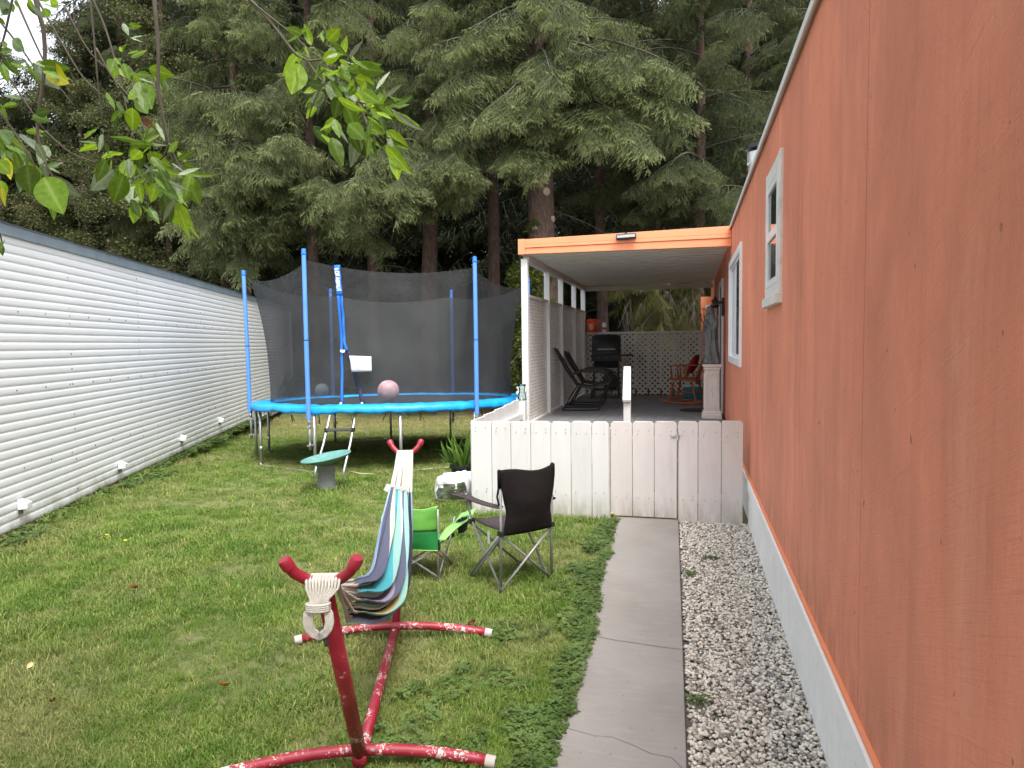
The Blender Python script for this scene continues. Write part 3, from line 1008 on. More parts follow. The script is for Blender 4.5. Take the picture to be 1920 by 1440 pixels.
for r_ in (6, 15, 24):
    for k in range(34):
        s = -2 + k * 0.48 + rs.uniform(-.05, .05)
        mb.lathe([(0.009, 0), (0.009, .004), (0, .006)], 6, (0, 0, 0))
        z = ZBOT + (r_ + .5) * pitch
        for q in range(len(mb.v) - 18, len(mb.v)):
            x, yy, zz = mb.v[q]
            mb.v[q] = (0.0056 + zz, s + x, z + yy)
tag(mb.build('screw', M['rubber'], white), kind='stuff')
for s, z in ((0.30, 0.205), (2.44, 0.190), (4.70, 0.215), (6.82, 0.26)):
    mb = MB()
    # hooded vent: sloping top, open underside
    w, h, d = 0.085, 0.075, 0.085
    P8 = [(-.0, -w / 2, 0), (d, -w / 2, 0.012), (d, w / 2, 0.012), (0, w / 2, 0), (0, -w / 2, h + .02), (d, -w / 2, h - .012), (d, w / 2, h - .012), (0, w / 2, h + .02)]
    mb.hexa([Vector((p[0] + .012, p[1] + s, p[2] + z)) for p in P8])
    hv = mb.build('vent_hood', M['white_frame'], white, bevel=0.004)
    MB().span((0.012, s - w / 2 + .01, z - .035), (.045, s - .012, z - .002)).build('vent_flap', M['rubber'], hv)

# ================================================================== FENCE AND GATE
fence = thing('board_fence', 'low fence of white vertical boards with bolted end by the gate', 'fence')
fence2 = thing('board_fence', 'short pinkish white fence section between the gate and the orange wall', 'fence')
gate = thing('gate', 'pinkish white wooden gate of three boards across the path', 'gate')


def dog_board(parent, x0, x1, y, z0, z1, mat, cut0, cut1, th=0.019):
    poly = [(x0, z0), (x1, z0), (x1, z1 - cut1), (x1 - cut1, z1), (x0 + cut0, z1), (x0, z1 - cut0)]
    mb = MB()
    n = len(poly)
    vs = [(p[0], y - th / 2, p[1]) for p in poly] + [(p[0], y + th / 2, p[1]) for p in poly]
    fs = [tuple(range(n)), tuple(reversed(range(n, 2 * n)))] + [(k, n + k, n + (k + 1) % n, (k + 1) % n) for k in range(n)]
    mb.add(vs, fs)
    return mb.build('board', mat, parent, bevel=0.0025)


LB_ = [884, 922.5, 958.4, 995.6, 1033.4, 1071, 1110, 1142]
for i in range(7):
    xa, xb = on_y(LB_[i], 850, YF).x + .002, on_y(LB_[i + 1], 850, YF).x - .003
    dog_board(fence, xa, xb, YF + .002 * (i % 3), -0.03 + 0.005 * (i % 2), 0.897 + 0.003 * i + 0.003 * math.sin(i * 9), M['white_wood'], 0.008 if i < 4 else 0.022, 0.008 if i < 3 else 0.022)
GB = [1145, 1186, 1227, 1269.5]
for i in range(3):
    xa, xb = on_y(GB[i], 850, YF).x + .002, on_y(GB[i + 1], 850, YF).x - .003
    dog_board(gate, xa, xb, YF - .004 + .002 * (i % 2), 0.042, 0.918 + 0.004 * i, M['pink_white'], 0.022, 0.022)
RB = [1271.8, 1309, 1352.8, 1393.5]
for i in range(3):
    xa, xb = on_y(RB[i], 850, YF).x + .002, on_y(RB[i + 1], 850, YF).x - .003
    dog_board(fence2, xa, xb, YF + .002 * (i % 2), 0.0, 0.93 + 0.004 * i, M['pink_white'], 0.012, 0.02)
xg0, xg1 = on_y(GB[0], 850, YF).x, on_y(GB[3], 850, YF).x
for z in (0.18, 0.78):
    MB().span((-2.02, YF + .014, z), (on_y(1142, 850, YF).x - .01, YF + .05, z + .085)).build('rail', M['white_wood'], fence)
    MB().span((xg0 + .02, YF + .012, z), (xg1 - .02, YF + .048, z + .085)).build('rail', M['pink_white'], gate)
    MB().span((xg1 + .03, YF + .014, z), (XW - .06, YF + .05, z + .085)).build('rail', M['pink_white'], fence2)
MB().span((on_y(1142, 850, YF).x - .004, YF + .012, 0), (xg0 - .003, YF + .10, 0.85)).build('post', M['old_white'], fence)
MB().span((xg1 + .006, YF + .051, 0), (xg1 + .09, YF + .13, 0.88)).build('post', M['pink_white'], fence2)
MB().span((-2.05, YF + .012, 0), (-1.97, YF + .011 + .08, 0.885)).build('post', M['white_wood'], fence)
# nail heads
for par, XB in ((fence, LB_), (gate, GB), (fence2, RB)):
    mb = MB()
    for i in range(len(XB) - 1):
        for fr in (.25, .72):
            for z in (.215, .245, .80, .835):
                if math.sin(i * 13.1 + z * 71 + fr * 37) > .35: continue
                xx = on_y(XB[i] + (XB[i + 1] - XB[i]) * (fr + .03 * math.sin(i * 7 + z * 30)), 850, YF).x
                mb.tube([(xx, YF - .0165, z), (xx, YF - .009, z)], .0035, 6)
    tag(mb.build('nail', M['rubber'], par), kind='stuff')
# slide bolt on the gate
q = on_y(1270, 815, YF)
lt = MB()
lt.beam((q.x - .055, YF - .022, q.z - .012), (q.x + .02, YF - .022, q.z - .012), .008, .008)
lt.beam((q.x - .0, YF - .022, q.z - .012), (q.x - .0, YF - .024, q.z + .03), .008, .008)
lt.span((q.x - .03, YF - .0175, q.z - .024), (q.x - .006, YF - .0145, q.z + .0))
lt.build('latch', M['steel'], gate)
MB().span((q.x + .006, YF - .026, q.z - .026), (q.x + .024, YF - .010, q.z + .004)).build('bolt_keep', M['steel'], fence2)
h_ = on_y(931, 943, YF)
MB().tube([(h_.x - .012, YF - .012, h_.z + .012), (h_.x - .012, YF - .035, h_.z - .006), (h_.x, YF - .035, h_.z - .014), (h_.x + .012, YF - .035, h_.z - .004), (h_.x + .012, YF - .035, h_.z + .008)], .0025, 5).build('hook', M['steel'], fence)
# side return of the fence running back to the porch
side = thing('side_fence', 'white boarded fence return running back to the lattice porch', 'fence')
yb = [6.42, 6.84, 7.26, 7.68, 8.02, 8.36]
for i in range(5):
    MB().span((-2.052, yb[i] + .003, -0.02), (-2.033, yb[i + 1] - .003, 0.898 + 0.012 * i)).build('board', M['white_wood'], side, bevel=0.002)
MB().span((-2.03, 6.5, 0.70), (-1.99, 8.36, 0.775)).build('rail', M['white_wood'], side)
MB().span((-2.06, 8.365, 0), (-1.96, 8.45, 0.93)).build('post', M['white_wood'], side)
# handrail going down the porch steps
hr = thing('handrail', 'white wooden handrail on two posts beside the porch steps', 'handrail')
MB().beam((-0.722, 8.52, 0.93), (-0.815, 9.72, 1.29), .098, .034).build('rail', M['white_wood'], hr, bevel=0.003)
MB().span((-.765, 8.56, 0.0), (-.68, 8.645, 0.932)).build('post', M['white_wood'], hr, bevel=0.003)
MB().span((-.85, 9.60, 0.5), (-.765, 9.685, 1.25)).build('post', M['white_wood'], hr, bevel=0.003)

# ================================================================== COVERED PORCH
PX0, PX1, PY0, PY1, DZ = -2.184, XW - .03, 9.35, 14.97, 0.5
porch = thing('covered_porch', 'white lattice porch with grey deck and orange edged roof', 'porch')
mb = MB()
k = 0
x = PX0 + .02
while x < PX1 - .05:
    MB().span((x, PY0 - .1, DZ - .03), (min(x + .138, PX1), PY1 + .05, DZ + .001 * (k % 2))).build('deck_board', M['deck'], porch)
    x += .141; k += 1
MB().span((PX0 + .02, PY0 - .09, 0.0), (PX1, PY0 - .06, DZ - .031)).build('deck_skirt', M['white_wood'], porch)
MB().span((PX0 + .01, PY0, DZ - .15), (PX0 + .05, PY1, DZ - .031)).build('deck_joist', M['redwood'], porch)
for (i, y) in enumerate((8.95, 8.65)):
    MB().span((-.72, y, 0), (XW - .05, y + .30, 0.36 - .18 * i)).build('step', M['deck'], porch)
# posts along the lattice side
for y, w in ((9.40, .09), (10.95, .055), (12.2, .09), (13.65, .055), (14.9, .09)):
    MB().span((PX0 - .045, y - w / 2, DZ - .4), (PX0 + .045, y + w / 2, 2.80)).build('post', M['white_wood'], porch, bevel=0.003)
MB().span((PX0 - .03, PY0 + .1, 2.76), (PX0 + .05, PY1, 2.845)).build('beam', M['lattice'], porch)
MB().span((PX0 + .05, PY1 - .06, 2.74), (PX1, PY1 + .02, 2.83)).build('beam', M['lattice'], porch)


def lattice(plane_pt, udir, vdir, wu, hv, pit, sw, nrm, th=0.006):
    """diagonal slats clipped to a wu x hv rectangle, in two layers"""
    mb = MB()
    u, v, n_ = Vector(udir), Vector(vdir), Vector(nrm)
    p0 = Vector(plane_pt)
    for layer, sg in ((0, 1), (1, -1)):
        c = -hv if sg > 0 else 0.0
        end = wu if sg > 0 else wu + hv
        while c < end:
            # line: a = c + sg*b  (a along u, b along v)
            if sg > 0:
                b0, b1 = max(0, -c), min(hv, wu - c)
                A, B = (c + b0, b0), (c + b1, b1)
            else:
                b0, b1 = max(0, c - wu), min(hv, c)
                A, B = (c - b0, b0), (c - b1, b1)
            if b1 - b0 > 0.02:
                off = n_ * (th * (layer - .5))
                mb.beam(p0 + u * A[0] + v * A[1] + off, p0 + u * B[0] + v * B[1] + off, sw, th * .96, up=n_)
            c += pit * math.sqrt(2)
    return mb


spans = [(9.45, 10.92), (10.98, 12.15), (12.25, 13.62), (13.68, 14.86)]
for a, b_ in spans:
    tag(lattice((PX0 - .01, a, DZ - .02), (0, 1, 0), (0, 0, 1), b_ - a, 1.80, .070, .036, (1, 0, 0), .003).build('lattice_panel', M['lattice'], porch), kind='stuff')
for a, b_ in spans:
    MB().span((PX0 - .03, a, 2.285), (PX0 + .02, b_, 2.325)).build('lattice_cap', M['lattice'], porch)
    MB().span((PX0 - .03, a, DZ - .06), (PX0 + .03, b_, DZ + .03)).build('lattice_base', M['lattice'], porch)
tag(lattice((PX0 - .12, 9.33, DZ + .02), (1, 0, 0), (0, 0, 1), .17, .52, .062, .034, (0, 1, 0)).build('lattice_panel', M['white_wood'], porch), kind='stuff')
MB().span((PX0 - .11, PY0 - .035, DZ + .0), (PX0 + .05, PY0 - .028, DZ + .02)).build('lattice_base', M['white_wood'], porch)
# back lattice between battens
xs = np.linspace(PX0 + .06, PX1, 11)
for i in range(10):
    tag(lattice((xs[i] + .022, PY1 - .01, DZ + .03), (1, 0, 0), (0, 0, 1), xs[i + 1] - xs[i] - .044, 1.27, .082, .040, (0, 1, 0)).build('lattice_panel', M['lattice'], porch), kind='stuff')
for i in range(11):
    MB().span((xs[i] - .022, PY1 - .025, DZ + .16), (xs[i] + .022, PY1 + .005, DZ + 1.3)).build('batten', M['lattice'], porch)
MB().span((PX0 + .05, PY1 - .05, DZ + 1.31), (PX1, PY1 + .06, DZ + 1.36)).build('top_rail', M['lattice'], porch)
# roof pans across, orange fascia in three folds
k = 0
y = PY0 + .0
while y < PY1 + .1:
    za, zb_ = 2.853, 2.865
    mb = MB()
    mb.hexa([Vector(p) for p in ((PX0 - .03, y, za), (PX1, y, zb_ + .02), (PX1, y + .298, zb_ + .02), (PX0 - .03, y + .298, za), (PX0 - .03, y, 2.94), (PX1, y, 2.98), (PX1, y + .298, 2.98), (PX0 - .03, y + .298, 2.94))])
    mb.span((PX0 - .02, y + .12, za - .006), (PX1, y + .135, za + .002))
    mb.build('roof_pan', M['soffit'], porch)
    y += .305; k += 1


def fascia(x0, x1, y, zs0, zs1, dy):
    mb = MB()
    mb.hexa([Vector(p) for p in ((x0, y - dy, zs0[0]), (x1, y - dy, zs1[0]), (x1, y + .03, zs1[0]), (x0, y + .03, zs0[0]), (x0, y - dy, zs0[1]), (x1, y - dy, zs1[1]), (x1, y + .03, zs1[1]), (x0, y + .03, zs0[1]))])
    return mb


L0, L1 = 2.855, 3.052
Q0, Q1 = 2.842, 3.093
for a, b_, dy in ((0, .40, .022), (.415, .60, .034), (.615, 1, .026)):
    fascia(-2.215, XW - .004, 9.30, (L0 + (L1 - L0) * a, L0 + (L1 - L0) * b_), (Q0 + (Q1 - Q0) * a, Q0 + (Q1 - Q0) * b_), dy).build('fascia', M['orange_trim'], porch, bevel=0.003)
fascia(-2.245, -2.15, 9.295, (L0 - .006, L1 + .004), (L0 - .006, L1 + .004), .034).build('fascia_cap', M['orange_trim'], porch, bevel=0.003)
MB().span((-2.245, 9.33, L0), (-2.215, PY1 + .1, 3.045)).build('side_gutter', M['orange_trim'], porch)

fl = thing('light_bar', 'dark cylindrical security light bar fixed on the orange fascia', 'lamp', tuple(on_y(1174, 443, 9.22)))
fl.rotation_euler = (0, -0.03, 0)
MB().tube([(-.13, 0, 0), (-.125, 0, 0), (.125, 0, 0), (.13, 0, 0)], [.034, .04, .04, .034], 16).build('housing', M['rubber'], fl, auto=40)
MB().span((-.115, -.044, -.02), (.115, -.034, .012)).build('lens', M['steel'], fl)
MB().lathe([(.012, 0), (.014, .012), (0, .02)], 10, (0, -.02, .034)).build('sensor', M['black_plastic'], fl)
MB().span((-.03, .03, -.02), (.03, .062, .03)).build('bracket', M['black_metal'], fl)

# porch lantern
q = Vector((XW - .1, 11.0, 2.2))
ln = thing('wall_lantern', 'black wall lantern with glass cylinder beside the porch door', 'lantern', (XW - .02, 10.95, 2.15))
MB().span((-.02, -.05, -.13), (.015, .05, .14)).build('back_plate', M['black_metal'], ln, bevel=.004)
MB().span((-.16, -.022, .05), (-.02, .022, .09)).build('arm', M['black_metal'], ln)
MB().lathe([(.02, .0), (.065, -.005), (.065, -.03), (.05, -.035)], 14, (-.12, 0, .045)).build('collar', M['black_metal'], ln)
MB().lathe([(.045, 0), (.047, -.05), (.045, -.13), (.03, -.15)], 14, (-.12, 0, .01)).build('glass', M['jar'], ln, True)
MB().lathe([(.0, .19), (.012, .15), (.03, .12), (.055, .10), (.055, .085)], 14, (-.12, 0, .0)).build('cap', M['black_metal'], ln)

# ================================================================== PORCH FURNITURE
def grill():
    g = thing('barbecue_grill', 'black covered barbecue on a wheeled cart against the back lattice', 'barbecue', (-1.62, 14.25, DZ), 0.12)
    w, d = .56, .5
    for sx in (-1, 1):
        for sy in (-1, 1):
            MB().beam((sx * (w / 2 - .03), sy * (d / 2 - .04), 0.0 if sx > 0 else .05), (sx * (w / 2 - .03), sy * (d / 2 - .04), .72), .035, .035).build('leg', M['black_metal'], g)
    MB().span((-w / 2, -d / 2, .16), (w / 2, d / 2, .19)).build('shelf', M['black_metal'], g)
    fb = MB()
    fb.hexa([Vector(p) for p in ((-w / 2 + .06, -d / 2 + .06, .62), (w / 2 - .06, -d / 2 + .06, .62), (w / 2 - .06, d / 2 - .06, .62), (-w / 2 + .06, d / 2 - .06, .62), (-w / 2, -d / 2, .90), (w / 2, -d / 2, .90), (w / 2, d / 2, .90), (-w / 2, d / 2, .90))])
    fb.build('firebox', M['black_metal'], g, bevel=.01)
    MB().span((-w / 2 - .02, -d / 2 - .05, .76), (w / 2 + .02, -d / 2 - .012, .90)).build('control_panel', M['black_plastic'], g, bevel=.006)
    for i in (-1, 0, 1):
        mb = MB(); mb.tube([(i * .15, -d / 2 - .05, .83), (i * .15, -d / 2 - .08, .83)], .024, 10); mb.build('knob', M['rubber'], g)
    lid = MB()
    n = 12
    pr = [(math.cos(math.pi * k / n), math.sin(math.pi * k / n)) for k in range(n + 1)]

    def lf(u, v):
        a = math.pi * v
        s_ = 1 - .10 * abs(2 * u - 1) ** 4
        return Vector(((u - .5) * (w + .02), -math.cos(a) * d * .51 * s_, .905 + (.40 * s_) * max(0, math.sin(a)) ** .6))
    lid.grid(lf, 10, 16)
    for sx, uu in ((-1, 0), (1, 1)):
        pts = [lf(uu, k / 16) for k in range(17)]
        lid.add(pts, [tuple(range(17)) if sx < 0 else tuple(reversed(range(17)))])
    ld = lid.build('lid', M['black_metal'], g, auto=50)
    MB().tube([(-.18, -.27, 1.0), (-.17, -.31, 1.0), (.17, -.31, 1.0), (.18, -.27, 1.0)], .012, 8).build('handle', M['steel'], ld)
    MB().span((w / 2 + .02, -d / 2 + .05, .86), (w / 2 + .26, d / 2 - .05, .89)).build('side_shelf', M['black_plastic'], g, bevel=.006)
    for sy in (-1, 1):
        MB().tube([(-w / 2 - .035, sy * (d / 2 - .04), .075), (-w / 2 - .0, sy * (d / 2 - .04), .075)], .075, 16).build('wheel', M['rubber'], g)
    MB().lathe([(.0, .19), (.11, .19), (.15, .24), (.15, .42), (.11, .48), (.05, .5), (.05, .55), (0, .55)], 16, (.08, .05, 0)).build('gas_bottle', M['rubber'], g, True)
    MB().tube([(.1, .0, .55), (.22, -.1, .5), (.26, -.15, .62), (.2, -.2, .8)], .012, 6).build('hose', M['black_plastic'], g)
    return g


grill()


def sling_chair(loc, rz, label):
    g = thing('patio_chair', label, 'chair', loc, rz, 'dark sling chairs on the porch')
    # faces +y locally
    w = .52

    def back(u, v):
        return Vector(((u - .5) * w, -.20 - .36 * v - .04 * math.sin(v * 3.1), .42 + .62 * v))

    def seat(u, v):
        return Vector(((u - .5) * w, -.20 + .50 * v, .42 - .045 * math.sin(v * math.pi) + .03 * v + .0))
    MB().grid(back, 8, 8).build('backrest', M['sling'], g, True, solid=.012)
    MB().grid(seat, 8, 8).build('seat', M['sling'], g, True, solid=.012)
    for sx in (-1, 1):
        x = sx * (w / 2 + .015)
        MB().tube([(x, -.58, 1.06), (x, -.40, .74), (x, -.21, .425), (x, .05, .385), (x, .31, .45)], .014, 8).build('side_rail', M['black_metal'], g)
        MB().tube([(x, -.30, .60), (x, -.15, .66), (x, .10, .665), (x, .28, .62), (x, .34, .52), (x, .30, .40), (x, .20, .2), (x, .16, .02), (x, -.1, .014), (x, -.45, .014)], .013, 8).build('arm_frame', M['black_metal'], g)
        MB().tube([(x, -.20, .43), (x, -.34, .2), (x, -.44, .02)], .012, 8).build('leg', M['black_metal'], g)
        MB().beam((x, -.16, .675), (x, .2, .672), .045, .018).build('armrest', M['black_plastic'], g)
    MB().tube([(-w / 2 - .015, -.45, .014), (w / 2 + .015, -.45, .014)], .012, 8).build('crossbar', M['black_metal'], g)
    return g


c1 = sling_chair((-1.62, 11.75, DZ), -1.45, 'dark sling patio chair nearest the porch front, back to the lattice')
c2 = copy_tree(c1)
c2.location = (-1.66, 12.75, DZ); c2.rotation_euler = (0, 0, -1.52)
c2['label'] = 'second dark sling patio chair, standing between the first and the barbecue'


def rocking_chair():
    g = thing('rocking_chair', 'varnished orange wooden rocking chair with red cushion, facing the lattice', 'rocking chair', (-0.03, 13.1, DZ), math.radians(72))
    W2_ = .25
    st = MB()

    def sf(u, v):
        x, y_ = (u - .5) * 2, (v - .5) * 2
        return Vector((x * .27 * (1 - .06 * (1 - v)), y_ * .25, .42 + .03 * v + .018 * (x * x)))
    st.grid(sf, 10, 10)
    st.build('seat', M['wood_orange'], g, True, solid=.035)
    for sx in (-1, 1):
        x = sx * .24
        MB().tube([(x, -.50, .09), (x, -.3, .045), (x, -.1, .022), (x, .1, .022), (x, .3, .05), (x, .42, .085)], .02, 8).build('rocker', M['wood_orange'], g)
        for (ya, yb_, za) in ((.17, .24, .035), (-.17, -.26, .04)):
            a = Vector((x * .8, ya, .41)); b_ = Vector((x, yb_, za))
            pts = [a.lerp(b_, t_) for t_ in np.linspace(0, 1, 13)]
            rr = [.016, .02, .024, .02, .015, .021, .026, .021, .015, .021, .024, .018, .014]
            MB().tube(pts, rr, 10).build('leg', M['wood_orange'], g, True)
        MB().tube([(x * .95, .24, .22), (x * .95, -.24, .22)], [.012, .012], 8).build('stretcher', M['wood_orange'], g)
        # arm and its spindles
        MB().beam((x * 1.08, .24, .70), (x * 1.02, -.28, .715), .065, .022).build('armrest', M['wood_orange'], g, bevel=.008)
        for y_ in (.18, .06, -.06):
            p0, p1 = Vector((x * .98, y_, .44)), Vector((x * 1.07, y_ + .02, .69))
            MB().tube([p0.lerp(p1, t_) for t_ in np.linspace(0, 1, 7)], [.011, .014, .018, .014, .018, .014, .011], 8).build('spindle', M['wood_orange'], g, True)
        p0, p1 = Vector((x * .9, -.22, .43)), Vector((x * .98, -.52, 1.10))
        MB().tube([p0.lerp(p1, t_) for t_ in np.linspace(0, 1, 9)], [.02, .023, .018, .022, .025, .018, .022, .018, .014], 10).build('back_post', M['wood_orange'], g, True)
    MB().tube([(-.2, .21, .2), (.2, .21, .2)], .014, 8).build('stretcher', M['wood_orange'], g)
    for k in range(5):
        x = -.15 + .075 * k
        MB().beam((x, -.23, .45), (x * 1.05, -.48, 1.02), .035, .014).build('back_slat', M['wood_orange'], g)
    MB().grid(lambda u, v: Vector(((u - .5) * .50, -.50 - .055 * v + .03 * (2 * u - 1) ** 2, 1.0 + .16 * v - .05 * v * (2 * u - 1) ** 2)), 10, 4).build('top_rail', M['wood_orange'], g, True, solid=.022)
    return g


rocking_chair()


def pillow(w, h, d, fn=None):
    mb = MB()

    def pf(u, v):
        x, y_ = (u - .5) * 2, (v - .5) * 2
        return x, y_
    for s in (1, -1):
        mb.grid(lambda u, v, s=s: Vector(((u - .5) * w * (1 - .1 * (1 - (2 * v - 1) ** 2)), s * d / 2 * ((1 - (2 * u - 1) ** 2) * (1 - (2 * v - 1) ** 2)) ** .5 + .006 * mnoise.noise(Vector((u * 4, v * 4, s))), (v - .5) * h * (1 - .1 * (1 - (2 * u - 1) ** 2)))), 10, 10)
    return mb


q = thing('cushion', 'bright red cushion leaning on the rocking chair back', 'cushion', (0.10, 13.08, DZ + .72), math.radians(72))
q.rotation_euler = (math.radians(22), 0, math.radians(80))
pillow(.42, .40, .14).build('cover', M['red_cloth'], q, True)
pk = pillow(.30, .30, .11).build('pillow', M['flower_pink'], smooth=True)
pk.location = (0.30, 12.9, DZ + .55); pk.rotation_euler = (.2, 0, 1.2)
tag(pk, 'faded pink pillow tucked low behind the rocking chair seat', 'pillow')
bn = thing('storage_box', 'low teal storage box on the deck under the rocking chair', 'box', (0.12, 14.5, DZ))
MB().span((-.2, -.15, 0), (.2, .15, .22)).build('body', M['teal_bin'], bn, bevel=.02)
MB().span((-.215, -.165, .222), (.215, .165, .255)).build('lid', M['print_white'], bn, bevel=.01)
mb = MB().lathe([(0, 0), (.26, 0), (.265, .006), (.25, .014), (0, .014)], 24)
o = mb.build('round_mat', M['mat_brown']); o.location = (.13, 11.75, DZ + .003); tag(o, 'small round dark brown mat beside the pedestal foot', 'mat')

# pedestal and robed statue
PEDP = (0.345, 10.70, DZ)
pd = thing('pedestal', 'square white cast stone pedestal carrying the statue', 'pedestal', PEDP, 0.0)


def sqstack(prof):
    mb = MB()
    vs, fs = [], []
    for (r, z) in prof:
        vs += [(-r, -r, z), (r, -r, z), (r, r, z), (-r, r, z)]
    for i in range(len(prof) - 1):
        for k in range(4):
            fs.append((i * 4 + k, i * 4 + (k + 1) % 4, (i + 1) * 4 + (k + 1) % 4, (i + 1) * 4 + k))
    fs.append((3, 2, 1, 0)); n = (len(prof) - 1) * 4
    fs.append((n, n + 1, n + 2, n + 3))
    mb.add(vs, fs)
    return mb


sqstack([(.142, 0), (.142, .055), (.132, .07), (.136, .085), (.118, .12)]).build('base', M['stone_ped'], pd, bevel=.004)
sqstack([(.110, .1205), (.102, .70)]).build('shaft', M['stone_ped'], pd, bevel=.005)
sqstack([(.104, .7005), (.118, .735), (.118, .75), (.135, .77), (.135, .80)]).build('capital', M['stone_ped'], pd, bevel=.004)
for fx, fy in ((0, -1), (-1, 0)):
    mb = MB()
    for a, b_, c_, d_ in ((-.078, .15, -.066, .67), (.066, .15, .078, .67), (-.066, .15, .066, .162), (-.066, .658, .066, .67)):
        if fy: mb.span((a, -.116, b_), (c_, -.100, d_))
        else: mb.span((-.116, a, b_), (-.100, c_, d_))
    mb.build('panel_moulding', M['stone_ped'], pd)
    mb = MB()
    sp_ = []
    for k in range(26):
        t_ = k / 25
        sp_.append((.018 * math.sin(t_ * 9.4), t_))
    if fy: pts = [(a, -.111, .32 + .2 * b_) for a, b_ in sp_]
    else: pts = [(-.111, a, .32 + .2 * b_) for a, b_ in sp_]
    mb.tube(pts, .006, 6)
    for k in (3, 8, 13, 18, 23):
        p = Vector(pts[k])
        q2 = p + Vector((.018 * (-1) ** k, 0, .01) if fy else (0, .018 * (-1) ** k, .01))
        mb.tube([p, p.lerp(q2, .6), q2], [.004, .007, .002], 6)
    mb.build('scroll_relief', M['stone_statue' if False else 'old_white'], pd)

stt = thing('robed_statue', 'weathered grey statue of a veiled robed woman on the white pedestal', 'statue', (PEDP[0], PEDP[1], DZ + .802), math.radians(-150))
# local: the figure faces +x ... ring profile from the rock base to the crown of the veil
prof = [  # z, rx (depth), ry (width), cx, fold
    (0.0, .105, .115, 0, .00), (.03, .115, .125, 0, .010), (.075, .10, .112, 0, .012), (.10, .085, .10, 0, .01),
    (.105, .092, .105, 0, .012), (.2, .084, .098, .004, .014), (.32, .074, .092, .006, .013), (.44, .068, .092, .004, .011),
    (.52, .066, .098, .004, .008), (.58, .068, .108, .004, .006), (.63, .07, .114, .0, .004), (.665, .062, .105, -.002, .003),
    (.69, .05, .075, .0, .002), (.71, .042, .052, .006, .001), (.735, .050, .052, .022, 0), (.765, .058, .056, .034, 0), (.80, .06, .056, .040, 0), (.83, .052, .05, .040, 0), (.85, .032, .032, .036, 0), (.858, .0, .0, .034, 0)]
zz = np.linspace(0, .858, 90)
P_ = np.array(prof)
sm = MB()
nseg = 44
vs_, fs_ = [], []
for z in zz:
    rx, ry, cx_, fo = [np.interp(z, P_[:, 0], P_[:, k]) for k in (1, 2, 3, 4)]
    for k in range(nseg):
        a = 2 * math.pi * k / nseg
        tw = a + z * 1.6
        fld = 1 + (fo / .045) * (math.sin(tw * 7 + math.sin(z * 9) * 1.2) * .65 + .35 * math.sin(tw * 13 + 2))
        if z < .1: fld += .10 * mnoise.noise(Vector((math.cos(a) * 2, math.sin(a) * 2, z * 14)))
        x, y_ = rx * math.cos(a) * fld + cx_, ry * math.sin(a) * fld
        # face: brow, nose and chin pushed out of the veil's opening
        if .715 < z < .83 and math.cos(a) > .55:
            zz_ = (z - .77) / .055
            opening = max(0, (math.cos(a) - .55) / .45)
            x -= .012 * min(1, opening * 2.5) * (1 if opening < .5 else .55)
            if abs(y_) < .010 and -.35 < zz_ < .25: x += .012
            if abs(y_) < .016 and -.75 < zz_ < -.5: x += .004
            if .25 < zz_ < .42: x += .003
            if .05 < zz_ < .22 and .010 < abs(y_) < .024: x -= .004
        vs_.append((x, y_, z))
for i in range(len(zz) - 1):
    for k in range(nseg):
        k2 = (k + 1) % nseg
        fs_.append((i * nseg + k, i * nseg + k2, (i + 1) * nseg + k2, (i + 1) * nseg + k))
fs_.append(tuple(reversed(range(nseg))))
sm.add(vs_, fs_)
# sleeves and forearms meeting in praying hands at the chest
for s in (-1, 1):
    sm.tube([(0.0, s * .098, .635), (.015, s * .118, .56), (.035, s * .112, .50), (.075, s * .06, .545), (.098, s * .012, .59)], [.034, .038, .040, .030, .016], 10)
    sm.tube([(.092, s * .014, .58), (.104, s * .008, .61), (.108, s * .006, .645), (.106, s * .004, .668)], [.013, .014, .010, .004], 8)
    sm.tube([(.02, s * .112, .50), (.03, s * .108, .43), (.02, s * .10, .36)], [.034, .024, .008], 8)
so = sm.build('figure', M['stone_statue'], stt, True)
rm = so.modifiers.new('weld', 'REMESH'); rm.mode = 'VOXEL'; rm.voxel_size = .0055; rm.use_smooth_shade = True

# orange bucket and jar on the back rail
bz = DZ + 1.362
bk = thing('bucket', 'orange plastic bucket standing on the back rail by the corner post', 'bucket', (-2.0, PY1 + .0, bz))
MB().lathe([(.0, 0), (.118, 0), (.122, .01), (.138, .25), (.146, .252), (.146, .275), (.138, .277), (.13, .277), (.118, .02), (0, .02)], 24).build('body', M['bucket'], bk, auto=40)
mb = MB()
lr = .135
for (a0, a1, z0, z1) in ((-1.9, -1.25, .06, .18),):
    mb.grid(lambda u, v: Vector(((.1225 + .016 * ((.06 + .12 * v) / .25) + .0015) * math.cos(-1.95 + .75 * u), (.1225 + .016 * ((.06 + .12 * v) / .25) + .0015) * math.sin(-1.95 + .75 * u), .05 + .13 * v + .03 * (u - .5))), 6, 2)
mb.build('label', M['flower_pink'], bk)
MB().tube([(.147, 0, .25), (.10, -.11, .18), (0, -.155, .14), (-.10, -.11, .18), (-.147, 0, .25)], .003, 5).build('handle', M['steel'], bk)
jr = thing('small_jar', 'small clear jar with a red band next to the orange bucket', 'jar', (-1.74, PY1 + .0, bz))
MB().lathe([(0, 0), (.045, 0), (.05, .02), (.05, .15), (.035, .18), (.035, .2), (0, .2)], 16).build('glass', M['print_white'], jr, True)
MB().lathe([(.0515, .05), (.0515, .1)], 16).build('band', M['red_plastic'], jr, True)
